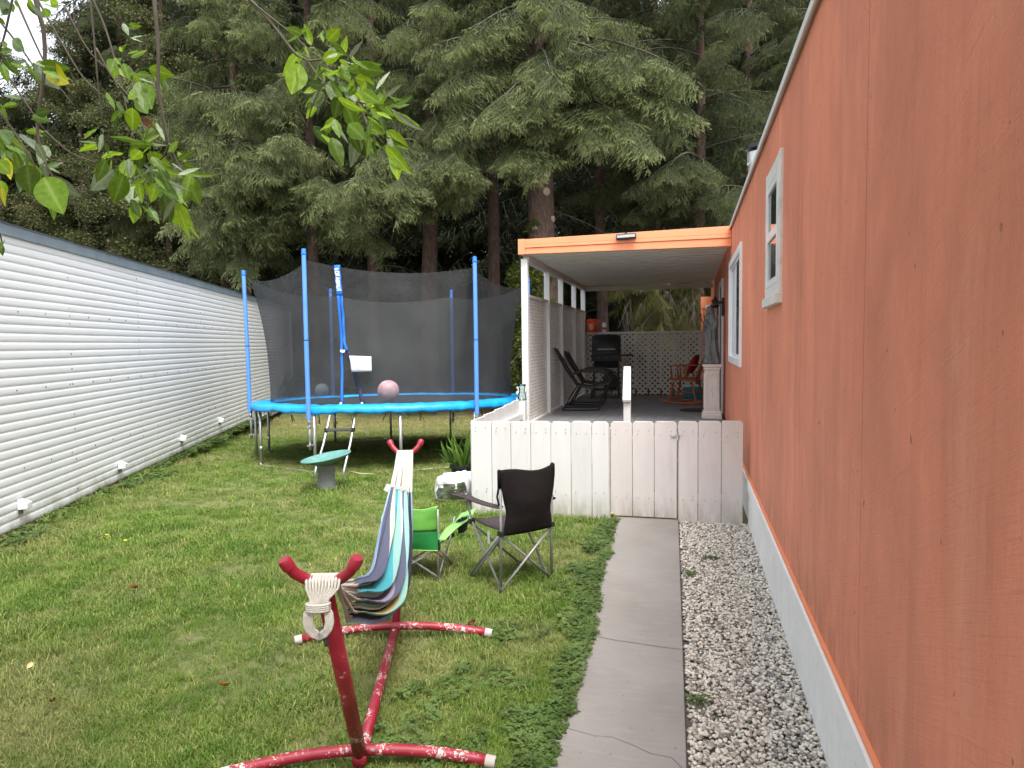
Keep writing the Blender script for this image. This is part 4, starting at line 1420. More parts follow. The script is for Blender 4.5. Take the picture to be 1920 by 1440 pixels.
# glass vase on the side fence post
jr = thing('glass_vase', 'waisted clear glass jar standing on the white fence post', 'jar', (-2.01, 8.41, .931))
MB().lathe([(0, 0), (.05, 0), (.055, .01), (.055, .06), (.036, .11), (.045, .17), (.055, .20), (.051, .20), (.041, .17), (.032, .11), (.050, .06), (.05, .012), (0, .012)], 20).build('glass', M['jar'], jr, True)
# vase of red flowers on the back rail near the wall
fv = thing('flower_vase', 'pale vase of dark red flowers on the rail by the statue', 'flowers', (0.335, PY1 - .0, bz))
MB().lathe([(0, 0), (.05, 0), (.03, .03), (.045, .09), (.03, .16), (.04, .18), (.03, .18)], 14).build('vase', M['flower_pink'], fv, True)
mb, mg = MB(), MB()
rs = random.Random(4)
for k in range(15):
    p = Vector((rs.uniform(-.13, .08), rs.uniform(-.08, .08), rs.uniform(.24, .46)))
    mg.tube([(0, 0, .15), (p * .6), p], .004, 4)
    for j in range(7):
        a = 2 * math.pi * j / 7
        d = Vector((math.cos(a), math.sin(a), .5)) * .035
        e = Vector((-math.sin(a), math.cos(a), 0)) * .018
        mb.add([p, p + d * .6 + e, p + d, p + d * .6 - e], [(0, 1, 2, 3)])
mb.build('bloom', M['flower_red'], fv)
for k in range(14):
    p = Vector((rs.uniform(-.1, .12), rs.uniform(-.08, .08), rs.uniform(.18, .5)))
    d = Vector((rs.uniform(-1, 1), rs.uniform(-1, 1), rs.uniform(-.2, .6))).normalized() * .07
    e = d.cross(Vector((0, 0, 1))).normalized() * .02
    mg.add([p, p + d * .5 + e, p + d, p + d * .5 - e], [(0, 1, 2, 3)])
mg.build('stem', M['clover'], fv)

# ================================================================== TRAMPOLINE
TC = Vector((-4.585, 10.12, -.066)) + RT * .085
tp = thing('trampoline', 'round trampoline with blue pad, blue poles and black safety net', 'trampoline', TC, YAW + math.radians(9.7))
tp.rotation_euler.x = -math.radians(1.9)
RP = 2.20
pole_top = {0: 2.70, 60: 2.72, 120: 2.74, 180: 2.80, 240: 2.82, 300: 2.74}


def pol(r, deg, z=0.0):
    a = math.radians(deg)
    return Vector((r * math.cos(a), r * math.sin(a), z))


ringpts = [pol(2.08, 360 * k / 72, .80) for k in range(72)]
MB().tube(ringpts, .021, 8, closed=True).build('frame_ring', M['steel'], tp, True)
mb = MB()
mb.lathe([(0, .835), (1.2, .832), (1.84, .838), (1.845, .83), (0, .825)], 72)
mt = mb.build('jump_mat', M['black_mat'], tp, True)
for k, (x, w) in enumerate(((-.42, .10), (-.22, .16), (.02, .13), (.25, .15), (.42, .07))):
    mb = MB()
    mb.add([(x - w / 2 + .02 - .12, -1.42, .8385), (x + w / 2 - .12, -1.44, .8385), (x + w / 2 - .14, -1.30, .8385), (x - w / 2 - .12, -1.28, .8385)], [(0, 1, 2, 3)])
    if k % 2: mb.add([(x - .10, -1.24, .8386), (x - .07, -1.24, .8386), (x - .07, -1.18, .8386), (x - .10, -1.18, .8386)], [(0, 1, 2, 3)])
    mb.build('mat_print', M['print_white'], mt)
# six pad sections with wavy skirts
for sct in range(6):
    mb = MB()

    def pf(u, v, sct=sct):
        dg = sct * 60 + 60 * (u * 1.006 - .003)
        a = math.radians(dg)
        wv = mnoise.noise(Vector((math.cos(a) * 5, math.sin(a) * 5, 1.0)))
        w2 = mnoise.noise(Vector((math.cos(a) * 14, math.sin(a) * 14, 2.0)))
        prof = [(1.80, .842), (1.84, .868), (1.93, .880), (2.02, .880), (2.09, .872), (2.13, .850), (2.145, .815), (2.145, .785), (2.13, .768)]
        s = v * (len(prof) - 1)
        i = min(int(s), len(prof) - 2)
        fz = s - i
        r = prof[i][0] * (1 - fz) + prof[i + 1][0] * fz
        z = prof[i][1] * (1 - fz) + prof[i + 1][1] * fz
        amp = (v - .35) if v > .35 else 0
        edge = min(u, 1 - u)
        pk_ = .02 * math.exp(-(edge / .04) ** 2)
        return Vector((math.cos(a) * (r + .02 * amp * wv + .018 * amp * w2), math.sin(a) * (r + .02 * amp * wv + .018 * amp * w2), z + .009 * w2 * (1 if v > .2 else .4) + .03 * amp * wv + .025 * amp * w2 - pk_ * (1 - v)))
    mb.grid(pf, 56, 22)
    mb.build('pad_section', M['pad_blue'], tp, True)
for k in range(30):
    a = 12 * k + 3
    rs = random.Random(k)
    p = pol(2.13, a, .755)
    mb = MB()
    for s in (0, 1):
        e = pol(2.13 + rs.uniform(-.02, .03), a + rs.uniform(-1.6, 1.6), .755 - rs.uniform(.07, .13))
        mb.beam(p, p.lerp(e, .5) + Vector((rs.uniform(-.01, .01), 0, 0)), .012, .003)
        mb.beam(p.lerp(e, .5), e, .012, .003)
    mb.build('pad_tie', M['black_fabric'], tp)
# legs and poles
for dg in (0, 60, 120, 180, 240, 300):
    zt = pole_top[dg]
    b0, b1, b2 = pol(RP - .015, dg, .70), pol(RP - .005, dg, 1.72 if dg < 300 else 1.70), pol(RP, dg, zt)
    if dg == 180: b2 = pol(RP + .02, dg, zt)
    pl = MB().tube([b0, b1], .030, 12).build('pole', M['blue_foam'], tp, auto=40)
    MB().tube([b1 + Vector((0, 0, .004)), b2], .028, 12).build('upper_sleeve', M['blue_foam'], pl, auto=40)
    MB().tube([b1 + Vector((0, 0, -.006)), b1 + Vector((0, 0, .006))], .0312, 12).build('joint_band', M['dark_strap'], pl)
    MB().lathe([(.0, .075), (.022, .07), (.03, .055), (.026, .03), (.033, .02), (.033, -.0), (.028, -.01)], 12, b2).build('pole_cap', M['blue_strap'], pl, True)
    MB().tube([pol(RP - .03, dg, .62), pol(RP - .012, dg, .705)], .019, 10).build('pole_foot', M['steel'], pl, True)
    lg = MB().tube([pol(2.10, dg + .6, 0.0), pol(2.10, dg + .6, .79)], .021, 10).build('leg', M['steel'], tp, True)
    MB().tube([pol(RP - .03, dg, .30), pol(RP - .03, dg, .69)], .017, 10).build('pole_stub', M['steel'], lg, True)
    mb = MB()
    for z in (.36, .60):
        mb.beam(pol(2.08, dg, z), pol(RP + .005, dg, z), .05, .02)
    mb.build('clamp', M['steel'], lg)
for dg, dg2 in ((206, 240), (272, 300), (92, 120), (165, 180), (30, 60), (340, 360)):
    MB().tube([pol(2.08, dg, 0.0), pol(2.08, dg, .79)], .021, 10).build('leg', M['steel'], tp, True)
    MB().tube([pol(2.08, dg, .10), pol(2.09, dg, .04), pol(2.09, dg + .8, .004), pol(2.1, dg2 - .2, .004), pol(2.1, dg2 + .6, .04)], .014, 8).build('ground_bar', M['steel'], tp, True)
    MB().lathe([(.023, -.03), (.0235, .03)], 10, pol(2.08, dg, .24)).build('leg_joint', M['steel'], tp, True)
# net with its zipped opening
TS = 249.6


def net_pt(dg, t_):
    phi = ((dg % 60) - 30)
    rt = 2.13 * math.cos(math.radians(30)) / math.cos(math.radians(phi))
    e = abs(phi) / 30
    sag = .11 * (1 - e ** 2.2)
    nxt = {0: 0}
    a0 = int(dg % 360 // 60) * 60
    z_top = (pole_top[a0 % 360] + ((dg % 60) / 60) * (pole_top[(a0 + 60) % 360] - pole_top[a0 % 360])) - .07 - sag
    rb = 1.855
    a = math.radians(dg)
    w = mnoise.noise(Vector((math.cos(a) * 9, math.sin(a) * 9, t_ * 1.5)))
    r = rb + (rt - rb) * (t_ ** 1.25) - .05 * math.sin(math.pi * t_) + .034 * w * (1 - t_) + .012 * mnoise.noise(Vector((math.cos(a) * 22, math.sin(a) * 22, t_ * 2.5)))
    return Vector((math.cos(a) * r, math.sin(a) * r, .85 + (z_top - .85) * t_))


def gap(t_):
    return 7.6 * max(0, (.47 - t_) / .47) + .25


mb = MB()
mb.grid(lambda u, v: net_pt(TS + gap(v) + (360 - gap(v)) * u, v), 192, 16)
nt_ = tag(mb.build('safety_net', M['net'], tp, True), kind=None)


def strap(fa, w0, mat, name, t0, t1, n=22, parent=tp):
    mb = MB()

    def sf(u, v):
        t_ = t0 + (t1 - t0) * u
        dg, wd = fa(t_)
        p = net_pt(dg, t_)
        out_ = Vector((p.x, p.y, 0)).normalized()
        tn = Vector((-out_.y, out_.x, 0))
        return p + out_ * (.012 + .006 * math.sin(u * 17)) + tn * (wd * (v - .5))
    mb.grid(sf, n, 3)
    return mb.build(name, mat, parent, True, solid=.004)


zp = strap(lambda t_: (TS - .1 + 1.6 * (1 - t_) * 0, .085), .08, M['blue_strap'], 'entry_strap', .80, 1.01)
zp['label'] = 'blue entry strap with white lettering'
strap(lambda t_: (TS - .75, .035), .03, M['blue_strap'], 'entry_strap', .02, .80)
strap(lambda t_: (TS + .55 + gap(t_) - .25, .035), .03, M['blue_strap'], 'entry_strap', .40, .80)
strap(lambda t_: (TS + .55 + gap(t_) - .25, .05), .03, M['dark_strap'], 'entry_strap', .02, .40)
# lettering down the strap (only its blocky strokes can be made out)
mb = MB()


def stroke(t0, x0, t1, x1, w=.014):
    def pt(t_, x):
        p = net_pt(TS - .1, t_)
        o_ = Vector((p.x, p.y, 0)).normalized()
        return p + o_ * .0225 + Vector((-o_.y, o_.x, 0)) * x
    a, b_ = pt(t0, x0), pt(t1, x1)
    o_ = Vector((a.x, a.y, 0)).normalized()
    mb.beam(a, b_, w, .002, up=o_)


glyphs = [((0, -1, 0, 1), (0, -1, 1, -1), (.5, -1, .5, .6)), ((0, -1, 0, 1), (1, -1, 1, 1), (0, 1, 1, 1), (0, -1, 1, -1)), ((0, -1, 0, 1), (0, 1, 1, 1), (.5, -1, .5, 1)), ((0, -1, .5, 1), (.5, 1, 1, -1)), ((0, -1, 0, 1), (0, -1, 1, -1), (1, -1, 1, 1), (.5, -1, .5, .7)), ((0, -1, 0, 1), (1, -1, 1, 1), (0, -1, 1, 1)), ((0, -1, 0, 1), (0, -1, 1, -1), (1, -1, 1, 1)), ((0, 1, 1, 1), (.5, -1, .5, 1))]
for k, gl in enumerate(glyphs):
    tb = .985 - k * .0205
    for (a, x0, b_, x1) in gl:
        stroke(tb - a * .0135, x0 * .026, tb - b_ * .0135, x1 * .026)
mb.build('strap_lettering', M['print_white'], zp)
for t_, dd_ in ((.40, -.75), (.40, .6), (.395, -.1)):
    p = net_pt(TS + dd_, t_)
    o_ = Vector((p.x, p.y, 0)).normalized()
    MB().box(p + o_ * .03, (.022, .022, .035)).build('buckle', M['print_white'], tp, bevel=.003)
for dd_ in (-1.0, 7.6):
    p = net_pt(TS + dd_, .02)
    o_ = Vector((p.x, p.y, 0)).normalized()
    MB().box(p + o_ * .03, (.03, .03, .03)).build('buckle', M['print_white'], tp, bevel=.004)

# ladder hooked on the front rim
ld = thing('ladder', 'grey two rung ladder hooked on the trampoline rim behind the bird bath', 'ladder')
bl, br = Vector((-4.475, 7.66, 0)), Vector((-4.125, 7.735, 0))
tl_, tr_ = Vector((-4.47, 8.07, .79)), Vector((-4.155, 8.15, .79))
bk_ = FW * .12
for a, b_ in ((bl, tl_), (br, tr_)):
    MB().tube([a - bk_ * .25 + Vector((0, 0, 0.0)), a + Vector((0, 0, .10)), a.lerp(b_, .5), b_, b_ + bk_ * .5 + Vector((0, 0, .03)), b_ + bk_, b_ + bk_ + Vector((0, 0, -.05))], .0155, 8).build('rail', M['steel'], ld, True)
for t_ in (.34, .72):
    a, b_ = bl.lerp(tl_, t_), br.lerp(tr_, t_)
    MB().beam(a, b_, .09, .032).build('rung', M['rubber'], ld, bevel=.006)
    for p in (a, b_):
        MB().box(p, (.045, .075, .05), (0, 0, YAW)).build('rung_cap', M['black_plastic'], ld, bevel=.004)

# ball, paper
bl_ = MB().grid(lambda u, v: Vector((math.sin(math.pi * v) * math.cos(2 * math.pi * u), math.sin(math.pi * v) * math.sin(2 * math.pi * u), math.cos(math.pi * v))) * .163, 32, 20, closed_u=True).build('ball', M['ball'], smooth=True)
bl_.location = at(728, 728, 10.4)
bl_.location.z = .953
bl_.rotation_euler = (.6, .4, 0)
tag(bl_, 'pink and white marbled ball resting on the trampoline mat', 'ball')
gb = MB().grid(lambda u, v: Vector((math.sin(math.pi * v) * math.cos(2 * math.pi * u), math.sin(math.pi * v) * math.sin(2 * math.pi * u), math.cos(math.pi * v))) * .12, 24, 16, closed_u=True).build('ball', M['print_white'], smooth=True)
gb.location = at(603, 718, 12.3); gb.location.z = .838 + .12 - .107
tag(gb, 'small grey ball seen dimly through the net near a back pole', 'ball')
pp = thing('paper_sign', 'white sheet of paper with pencil scribbles hung on the net opening', 'sign')
A_, B_, C_, D_ = at(655, 667, 9.06), at(696, 668.5, 9.04), at(697, 696, 9.03), at(659, 697, 9.05)


def ppf(u, v, off=0.0):
    p = A_.lerp(B_, u).lerp(D_.lerp(C_, u), v)
    return p - FW * (.012 * math.sin(u * 3.1) + off)


MB().grid(ppf, 8, 6).build('sheet', M['paper'], pp, True, solid=.001)
mb = MB()
rs = random.Random(11)
scr = [[(.12, .25), (.25, .18), (.35, .3), (.28, .45), (.15, .42), (.12, .25)], [(.45, .2), (.55, .5), (.7, .7), (.85, .85)], [(.5, .75), (.65, .72), (.8, .62), (.92, .6)], [(.1, .7), (.2, .62), (.32, .75), (.45, .68)], [(.6, .25), (.72, .2), (.85, .28), (.8, .4), (.66, .38), (.6, .25)], [(.15, .88), (.35, .84), (.5, .9)], [(.42, .12), (.55, .1), (.68, .12)]]
for L in scr:
    for (a, b_) in zip(L[:-1], L[1:]):
        mb.beam(ppf(*a, .003), ppf(*b_, .003), .006, .001, up=FW)
mb.build('pencil_drawing', M['pencil'], pp)

# ================================================================== BIRD BATH
bb = thing('bird_bath', 'teal bird bath dish tilted on a dark grey fluted pedestal', 'bird bath', (-4.005, 7.09, 0))
mb = MB()
mb.lathe([(.125, 0), (.125, .02), (.112, .04), (.095, .18), (.10, .235), (.105, .25), (.10, .26), (.112, .285), (.09, .30)], 24)
for i, (x, y, z) in enumerate(mb.v):
    a = math.atan2(y, x)
    if .05 < z < .23:
        k_ = 1 - .035 * (0.5 + .5 * math.cos(a * 12))
        mb.v[i] = (x * k_, y * k_, z)
mb.build('pedestal', M['grey_ped'], bb, True)
di = MB().lathe([(.0, -.055), (.06, -.055), (.085, -.045), (.20, -.005), (.272, .028), (.285, .038), (.282, .046), (.262, .043), (.2, .02), (.1, -.015), (0, -.025)], 40).build('dish', M['teal'], bb, True)
di.location = (.02, -.02, .345)
tv = RT * -.19 + FW * -.06
di.rotation_euler = (math.radians(2.5), math.radians(-9.5), math.radians(14))

# ================================================================== HAMMOCK STAND AND HAMMOCK
HN = Vector((-1.07, 1.864, 0))
HA = Vector((-.2995, .954, 0)).normalized()
HS = Vector((HA.y, -HA.x, 0))
hs = thing('hammock_stand', 'red tubular hammock stand with chipped paint and two forked ends', 'hammock stand')


def hp(t_, s=0.0, z=0.0):
    return HN + HA * t_ + HS * s + Vector((0, 0, z))


T0, T1, TE = .555, 1.765, 2.534
MB().tube([hp(T0, 0, .045), hp((T0 + T1) / 2, 0, .05), hp(T1 + .02, 0, .045)], .0235, 12).build('beam', M['red_paint'], hs, True)
for tb, sgn, tt in ((T0, -1, 0.0), (T1, 1, TE)):
    rr_ = .0275 if sgn < 0 else .021
    mb = MB()
    mb.tube([hp(tb, 0, .03), hp(tb + (tt - tb) * .5, 0, .47), hp(tt, 0, .905)], rr_, 14)
    mb.build('upright', M['red_paint'], hs, True)
    zc = .925 if sgn < 0 else .915
    pts = [hp(tt - sgn * .02 * 0, s, zc + z) for s, z in ((-.108, .088), (-.101, .074), (-.084, .045), (-.056, .019), (-.02, .003), (.02, .003), (.056, .019), (.084, .045), (.101, .074), (.108, .088))]
    pts = [p + HA * (sgn * .045 * max(0, (abs((p - hp(tt)).dot(HS)) - .05) / .07)) for p in pts]
    fk = MB().tube(pts, .0172, 12).build('fork', M['red_paint'], hs, True)
    for e, e2 in ((0, 1), (-1, -2)):
        dr_ = (pts[e] - pts[e2]).normalized()
        MB().tube([pts[e] - dr_ * .03, pts[e] - dr_ * .004, pts[e] + dr_ * .004], [.0200, .0200, .016], 14).build('end_cap', M['red_paint'], fk, auto=40)
    # curved cross foot
    L = .54 if sgn > 0 else .52
    fpts = [hp(tb + (.0 if sgn > 0 else .01) - .06 * (s / L) ** 2, s, .062 - .038 * (s / L) ** 2) for s in np.linspace(-L, L, 13)]
    ft = MB().tube(fpts, .022, 12).build('foot', M['red_paint'], hs, True)
    for e, e2 in ((0, 1), (-1, -2)):
        dr_ = (fpts[e] - fpts[e2]).normalized()
        MB().tube([fpts[e] - dr_ * .035, fpts[e] + dr_ * .004], [.0245, .0245], 12).build('foot_cap', M['concrete_old'], ft, auto=40)
    MB().tube([hp(tb - sgn * .03, 0, .05), hp(tb + sgn * .05, 0, .05)], .0275, 12).build('sleeve', M['red_paint'], hs, True)

for tb, sgn in ((T0, -1), (T1, 1)):
    mb = MB()
    for ds, dz in ((0, .074), (.05, .072), (-.05, .072)):
        mb.lathe([(.008, 0), (.008, .006), (.004, .010), (0, .010)], 6, hp(tb + (.09 * -sgn if ds == 0 else -.012 * sgn * -1), ds, dz - .004))
    mb.build('bolt', M['steel'], hs)
hm = thing('hammock', 'striped blue and turquoise cloth hammock hanging by white ropes on the red stand', 'hammock')
TA, TB = .40, 2.17
# the two long edges of the slack cloth: (t, sideways, height)
EDGE0 = [(.40, .005, .800), (.75, .015, .700), (1.1, -.015, .640), (1.5, -.045, .665), (1.9, -.062, .715), (2.17, -.055, .800)]
EDGE1 = [(.40, -.02, .660), (.55, .012, .575), (.75, .060, .485), (1.1, .108, .420), (1.5, .115, .415), (1.9, .098, .535), (2.17, .070, .795)]


def edge(tab, t_):
    T_ = [p[0] for p in tab]
    e = lambda q: (np.interp(q, T_, [p[1] for p in tab]), np.interp(q, T_, [p[2] for p in tab]))
    a, b_, c_ = e(t_ - .12), e(t_), e(t_ + .12)
    return ((a[0] + 2 * b_[0] + c_[0]) / 4, (a[1] + 2 * b_[1] + c_[1]) / 4)


def hcloth(u, v):
    t_ = TA + (TB - TA) * u
    e0, e1 = edge(EDGE0, t_), edge(EDGE1, t_)
    body = math.sin(math.pi * min(1, max(0, u))) ** .6
    near_ = max(0, 1 - u * 2.2)
    # straight sheet between the edges, bellied outwards to the far side, gathered in folds
    lat = e0[0] + (e1[0] - e0[0]) * v
    z = e0[1] + (e1[1] - e0[1]) * v
    nx, nz = -(e1[1] - e0[1]), (e1[0] - e0[0])
    L = math.hypot(nx, nz) + 1e-6
    nx, nz = nx / L, nz / L
    ph = 3 * mnoise.noise(Vector((t_ * .7, 0, 0)))
    f_ = math.sin(v * 2 * math.pi * 4.2 + ph) + .55 * math.sin(v * 2 * math.pi * 8.7 + ph * 1.7 + 1) + .3 * mnoise.noise(Vector((v * 14, t_ * 2, 4)))
    f_ *= min(1.0, max(0.0, (1.0 - v) * 7)) * min(1.0, v * 8)
    off = -(.018 * body + .008) * math.sin(math.pi * v) + (.008 + .010 * body) * f_
    lat += -nx * off * (1 if True else 0)
    z += -abs(nz) * abs(off) * .4 - .01 * body * math.sin(math.pi * v)
    # swags: the slack middle runs further towards the near end
    sw = .05 * near_ * math.sin(v * 2 * math.pi * 4.2 + ph + .8)
    t2 = t_ + (.016 * math.sin(v * 23) + .01 * math.sin(v * 47)) * (1 - body) * (1 if u < .5 else -1) + .05 * near_ * math.sin(math.pi * v)
    return hp(t2, lat, z)


MB().grid(hcloth, 70, 150, att=lambda u, v: v).build('cloth', M['hammock'], hm, True, att='stripe', solid=.0018)
# clew strings at both ends
for end in (0, 1):
    u = 0.0 if end == 0 else 1.0
    for k in range(16):
        v = (k + .5) / 16
        p = hcloth(u, v)
        tt = 0.0 if end == 0 else TE
        top = hp(tt, (v - .5) * (.085 if end == 0 else .105), (.951 if end == 0 else .942))
        mid = p.lerp(top, .5) + Vector((0, 0, -.012 + .006 * math.sin(k * 5)))
        over = top + HA * (-.02 if end == 0 else .02) + Vector((0, 0, -.012))
        MB().tube([hcloth(.02 if end == 0 else .98, v), p, mid, top - HA * (-.012 if end == 0 else .012), over], [.0068, .006, .005, .005, .0048], 6).build('rope', M['rope'], hm, True)
# bundle of cord lashed over the near fork, ending in a loop
cords = 11
for k in range(cords):
    s = (k / (cords - 1) - .5) * .098
    c0 = s * .62
    pts = [hp(.018, s, .925), hp(.010, s, .946), hp(-.004, s, .951), hp(-.020, s, .942), hp(-.028, s * .95, .920), hp(-.032, c0 * .9 - .008, .893), hp(-.036, c0 * .78 - .010, .874)]
    sd = -1 if k < cords / 2 else 1
    q_ = (abs(k - (cords - 1) / 2) / ((cords - 1) / 2))
    r_ = .010 + .024 * q_
    pts += [hp(-.038, sd * (r_ + .006) - .012, .850), hp(-.040, sd * (r_ + .009) - .012, .822), hp(-.038, sd * (r_ + .003) - .012, .798), hp(-.036, sd * r_ * .6 - .012, .778 + .016 * (1 - q_)), hp(-.035, -.012, .768 + .020 * (1 - q_))]
    MB().tube(pts, .0046, 6).build('cord', M['rope'], hm, True)
pts = [hp(-.036 + .017 * math.cos(a), -.012 + .034 * math.sin(a), .868) for a in np.linspace(0, 2 * math.pi, 18)[:-1]]
mb = MB()
for dz in (-.009, -.003, .003, .009):
    mb.tube([p + Vector((0, 0, dz)) for p in pts], .0047, 6, closed=True)
mb.build('whipping', M['rope'], hm, True)
MB().tube([hp(-.030, -.010, .80), hp(-.026, .0, .775), hp(-.022, .006, .752), hp(-.018, .004, .740)], [.008, .009, .007, .004], 8).build('hook', M['rubber'], hm, True)
tg = MB(); p = hcloth(.985, .0)
tg.box(p + HS * -.018 + Vector((0, 0, -.012)), (.03, .004, .045), (0, .5, YAW)); tg.build('care_tag', M['tag'], hm)


# ================================================================== CAMP CHAIRS
def camp_chair(name, label, loc, rz, W, D, zs, zb, za, rad, mats, arms):
    g = thing(name, label, 'chair', loc, rz)
    st = mats['steel']
    w, d = W / 2, D / 2
    wt = w * .98
    corners = {(-1, -1): Vector((-w, -d, 0)), (1, -1): Vector((w, -d, 0)), (-1, 1): Vector((-w, d, 0)), (1, 1): Vector((w, d, 0))}
    up = {k: Vector((k[0] * wt, k[1] * (d * 1.02), zs)) for k in corners}
    dn = {k: v.copy() for k, v in corners.items()}
    for sx in (-1, 1):
        # rear upright
        MB().tube([Vector((sx * w, -d, 0.0)), Vector((sx * wt, -d * 1.02, zs)), Vector((sx * (wt + .008), -d * 1.06, zb))], rad, 8).build('back_post', st, g, True)
        # arm support continues the side diagonal
        a0 = Vector((sx * (w - .01), -d + .02, 0.012)); a1 = up[(sx, 1)]
        e = a1 + (a1 - a0) * ((za - zs) / zs * .98)
        e = Vector((sx * (wt + .01), a1.y + (e.y - a1.y) * .35, za))
        MB().tube([a0, a1, e], rad * .92, 8).build('arm_post', st, g, True)
    pairs = [((-1, 1), (-1, -1)), ((1, 1), (1, -1)), ((-1, -1), (1, -1)), ((1, -1), (-1, -1)), ((-1, 1), (1, 1)), ((1, 1), (-1, 1))]
    for k, (a, b_) in enumerate(pairs):
        inw = Vector((0, 0, .012))
        A, B = dn[a] + inw, up[b_]
        of = Vector((0, .010 * (1 if k % 2 else -1), 0)) if a[1] == b_[1] else Vector((.010 * (1 if k % 2 else -1), 0, 0))
        MB().tube([A + of, B + of - Vector((0, 0, .02))], rad * .92, 8).build('cross_bar', st, g, True)
    for k in corners:
        MB().lathe([(rad * 1.5, 0), (rad * 1.5, .02), (rad, .03)], 10, corners[k]).build('foot', M['rubber'], g, True)
        MB().box(up[k] - Vector((0, 0, .012)), (rad * 4.2, rad * 4.2, .035)).build('hub', M['black_plastic'], g, bevel=.006)

    def seat(u, v):
        x, y_ = (u - .5) * 2, (v - .5) * 2
        sag = .045 * (1 - x * x) * (1 - .5 * y_ * y_) + .018 * (1 - y_ * y_)
        return Vector((x * (wt - .002) * (1 - .05 * (1 - y_ * y_)), y_ * d * .98 * (1 - .04 * (1 - x * x)), zs + .012 - sag))
    MB().grid(seat, 14, 14).build('seat', mats['seat'], g, True, solid=.006)

    def back(u, v):
        x = (u - .5) * 2
        z = zs - .025 + (zb - zs + .04) * v
        waist = 1 - mats['waist'] * math.exp(-((v - .33) / .26) ** 2) - mats['waist'] * .45 * math.exp(-((v) / .12) ** 2)
        topdip = -.012 * math.sin(math.pi * u) * (v ** 4) + .012 * (v ** 6) * math.sin(2 * math.pi * u + .5)
        bul = -.055 * (1 - x * x) * math.sin(math.pi * min(1, v * .9 + .1)) - .02
        return Vector((x * (wt + .012) * waist, -d * (1.02 + .05 * v) + bul + .006 * mnoise.noise(Vector((u * 5, v * 5, 1))), z + topdip))
    if mats.get('back2'):
        MB().grid(lambda u, v: back(u, v * .47), 16, 10).build('backrest_lower', mats['back2'], g, True, solid=.008)
        MB().grid(lambda u, v: back(u, .475 + v * .525) + Vector((0, -.004, 0)), 16, 10).build('backrest', mats['back'], g, True, solid=.008)
        MB().tube([back(u, 1.0) + Vector((0, -.004, .002)) for u in np.linspace(0, 1, 17)], .006, 6).build('piping', mats['piping'], g, True)
        MB().tube([back(u, .0) + Vector((0, -.006, .0)) for u in np.linspace(0, 1, 17)], .004, 6).build('piping', mats['piping'], g, True)
    else:
        MB().grid(back, 18, 20).build('backrest', mats['back'], g, True, solid=.008)
        for sx in (-1, 1):
            MB().tube([Vector((sx * (wt + .008), -d * 1.05, zb - .10)), Vector((sx * (wt + .009), -d * 1.06, zb + .012)), Vector((sx * (wt + .006), -d * 1.06, zb + .02))], [rad * 1.7, rad * 1.8, rad * 1.2], 8).build('post_pocket', mats['back'], g, True)
    return g, up, w, d, wt


blk = dict(steel=M['chair_steel'], seat=M['brown_fabric'], back=M['black_fabric'], waist=.17)
g, up, w, d, wt = camp_chair('camp_chair', 'black folding camp chair with grey legs on the grass', (-1.200, 4.642, 0), math.radians(47.3), .418, .386, .405, .80, .585, .0095, blk, None)
for sx in (-1, 1):
    # fabric arm strap from the rear upright to past the front post, with its cup pocket
    A = Vector((sx * (wt + .012), -d * 1.03, .565)); B = Vector((sx * (wt + .035), d * 1.12, .578)); Cc = Vector((sx * (wt + .055), d * 1.50, .580))
    mb = MB()

    def af(u, v):
        p = A.lerp(B, u * 1.35) if u < .74 else B.lerp(Cc, (u - .74) / .26)
        wd = .030 + .035 * max(0, (u - .6) / .4)
        return p + Vector((sx * (v - .5) * wd * 2, 0, -.014 * math.sin(math.pi * u) + .006 * (2 * v - 1) ** 2))
    mb.grid(af, 16, 4)
    mb.build('armrest', M['brown_fabric'] if sx < 0 else M['black_fabric'], g, True, solid=.010)
    MB().tube([A + Vector((0, 0, .02)), A + Vector((sx * .004, .02, .07)), A + Vector((0, -.005, .16))], [.009, .007, .009], 6).build('arm_loop', M['black_fabric'], g, True)
    mb = MB()
    for k in range(14):
        a0_, a1_ = 2 * math.pi * k / 14, 2 * math.pi * (k + 1) / 14
        mb.beam(Cc + Vector((.038 * math.cos(a0_), .038 * math.sin(a0_) - .03, -.004)), Cc + Vector((.038 * math.cos(a1_), .038 * math.sin(a1_) - .03, -.004)), .006, .006)
    mb.build('cup_ring', M['mesh_black'], g, True)
mb = MB(); mb.grid(lambda u, v: Vector((-wt - .004 + .03 * u * .3, -d * .3 + .045 * u, .375 - .085 * v + .004 * math.sin(v * 5))), 3, 5)
mb.build('care_tag', M['tag'], g, solid=.001)

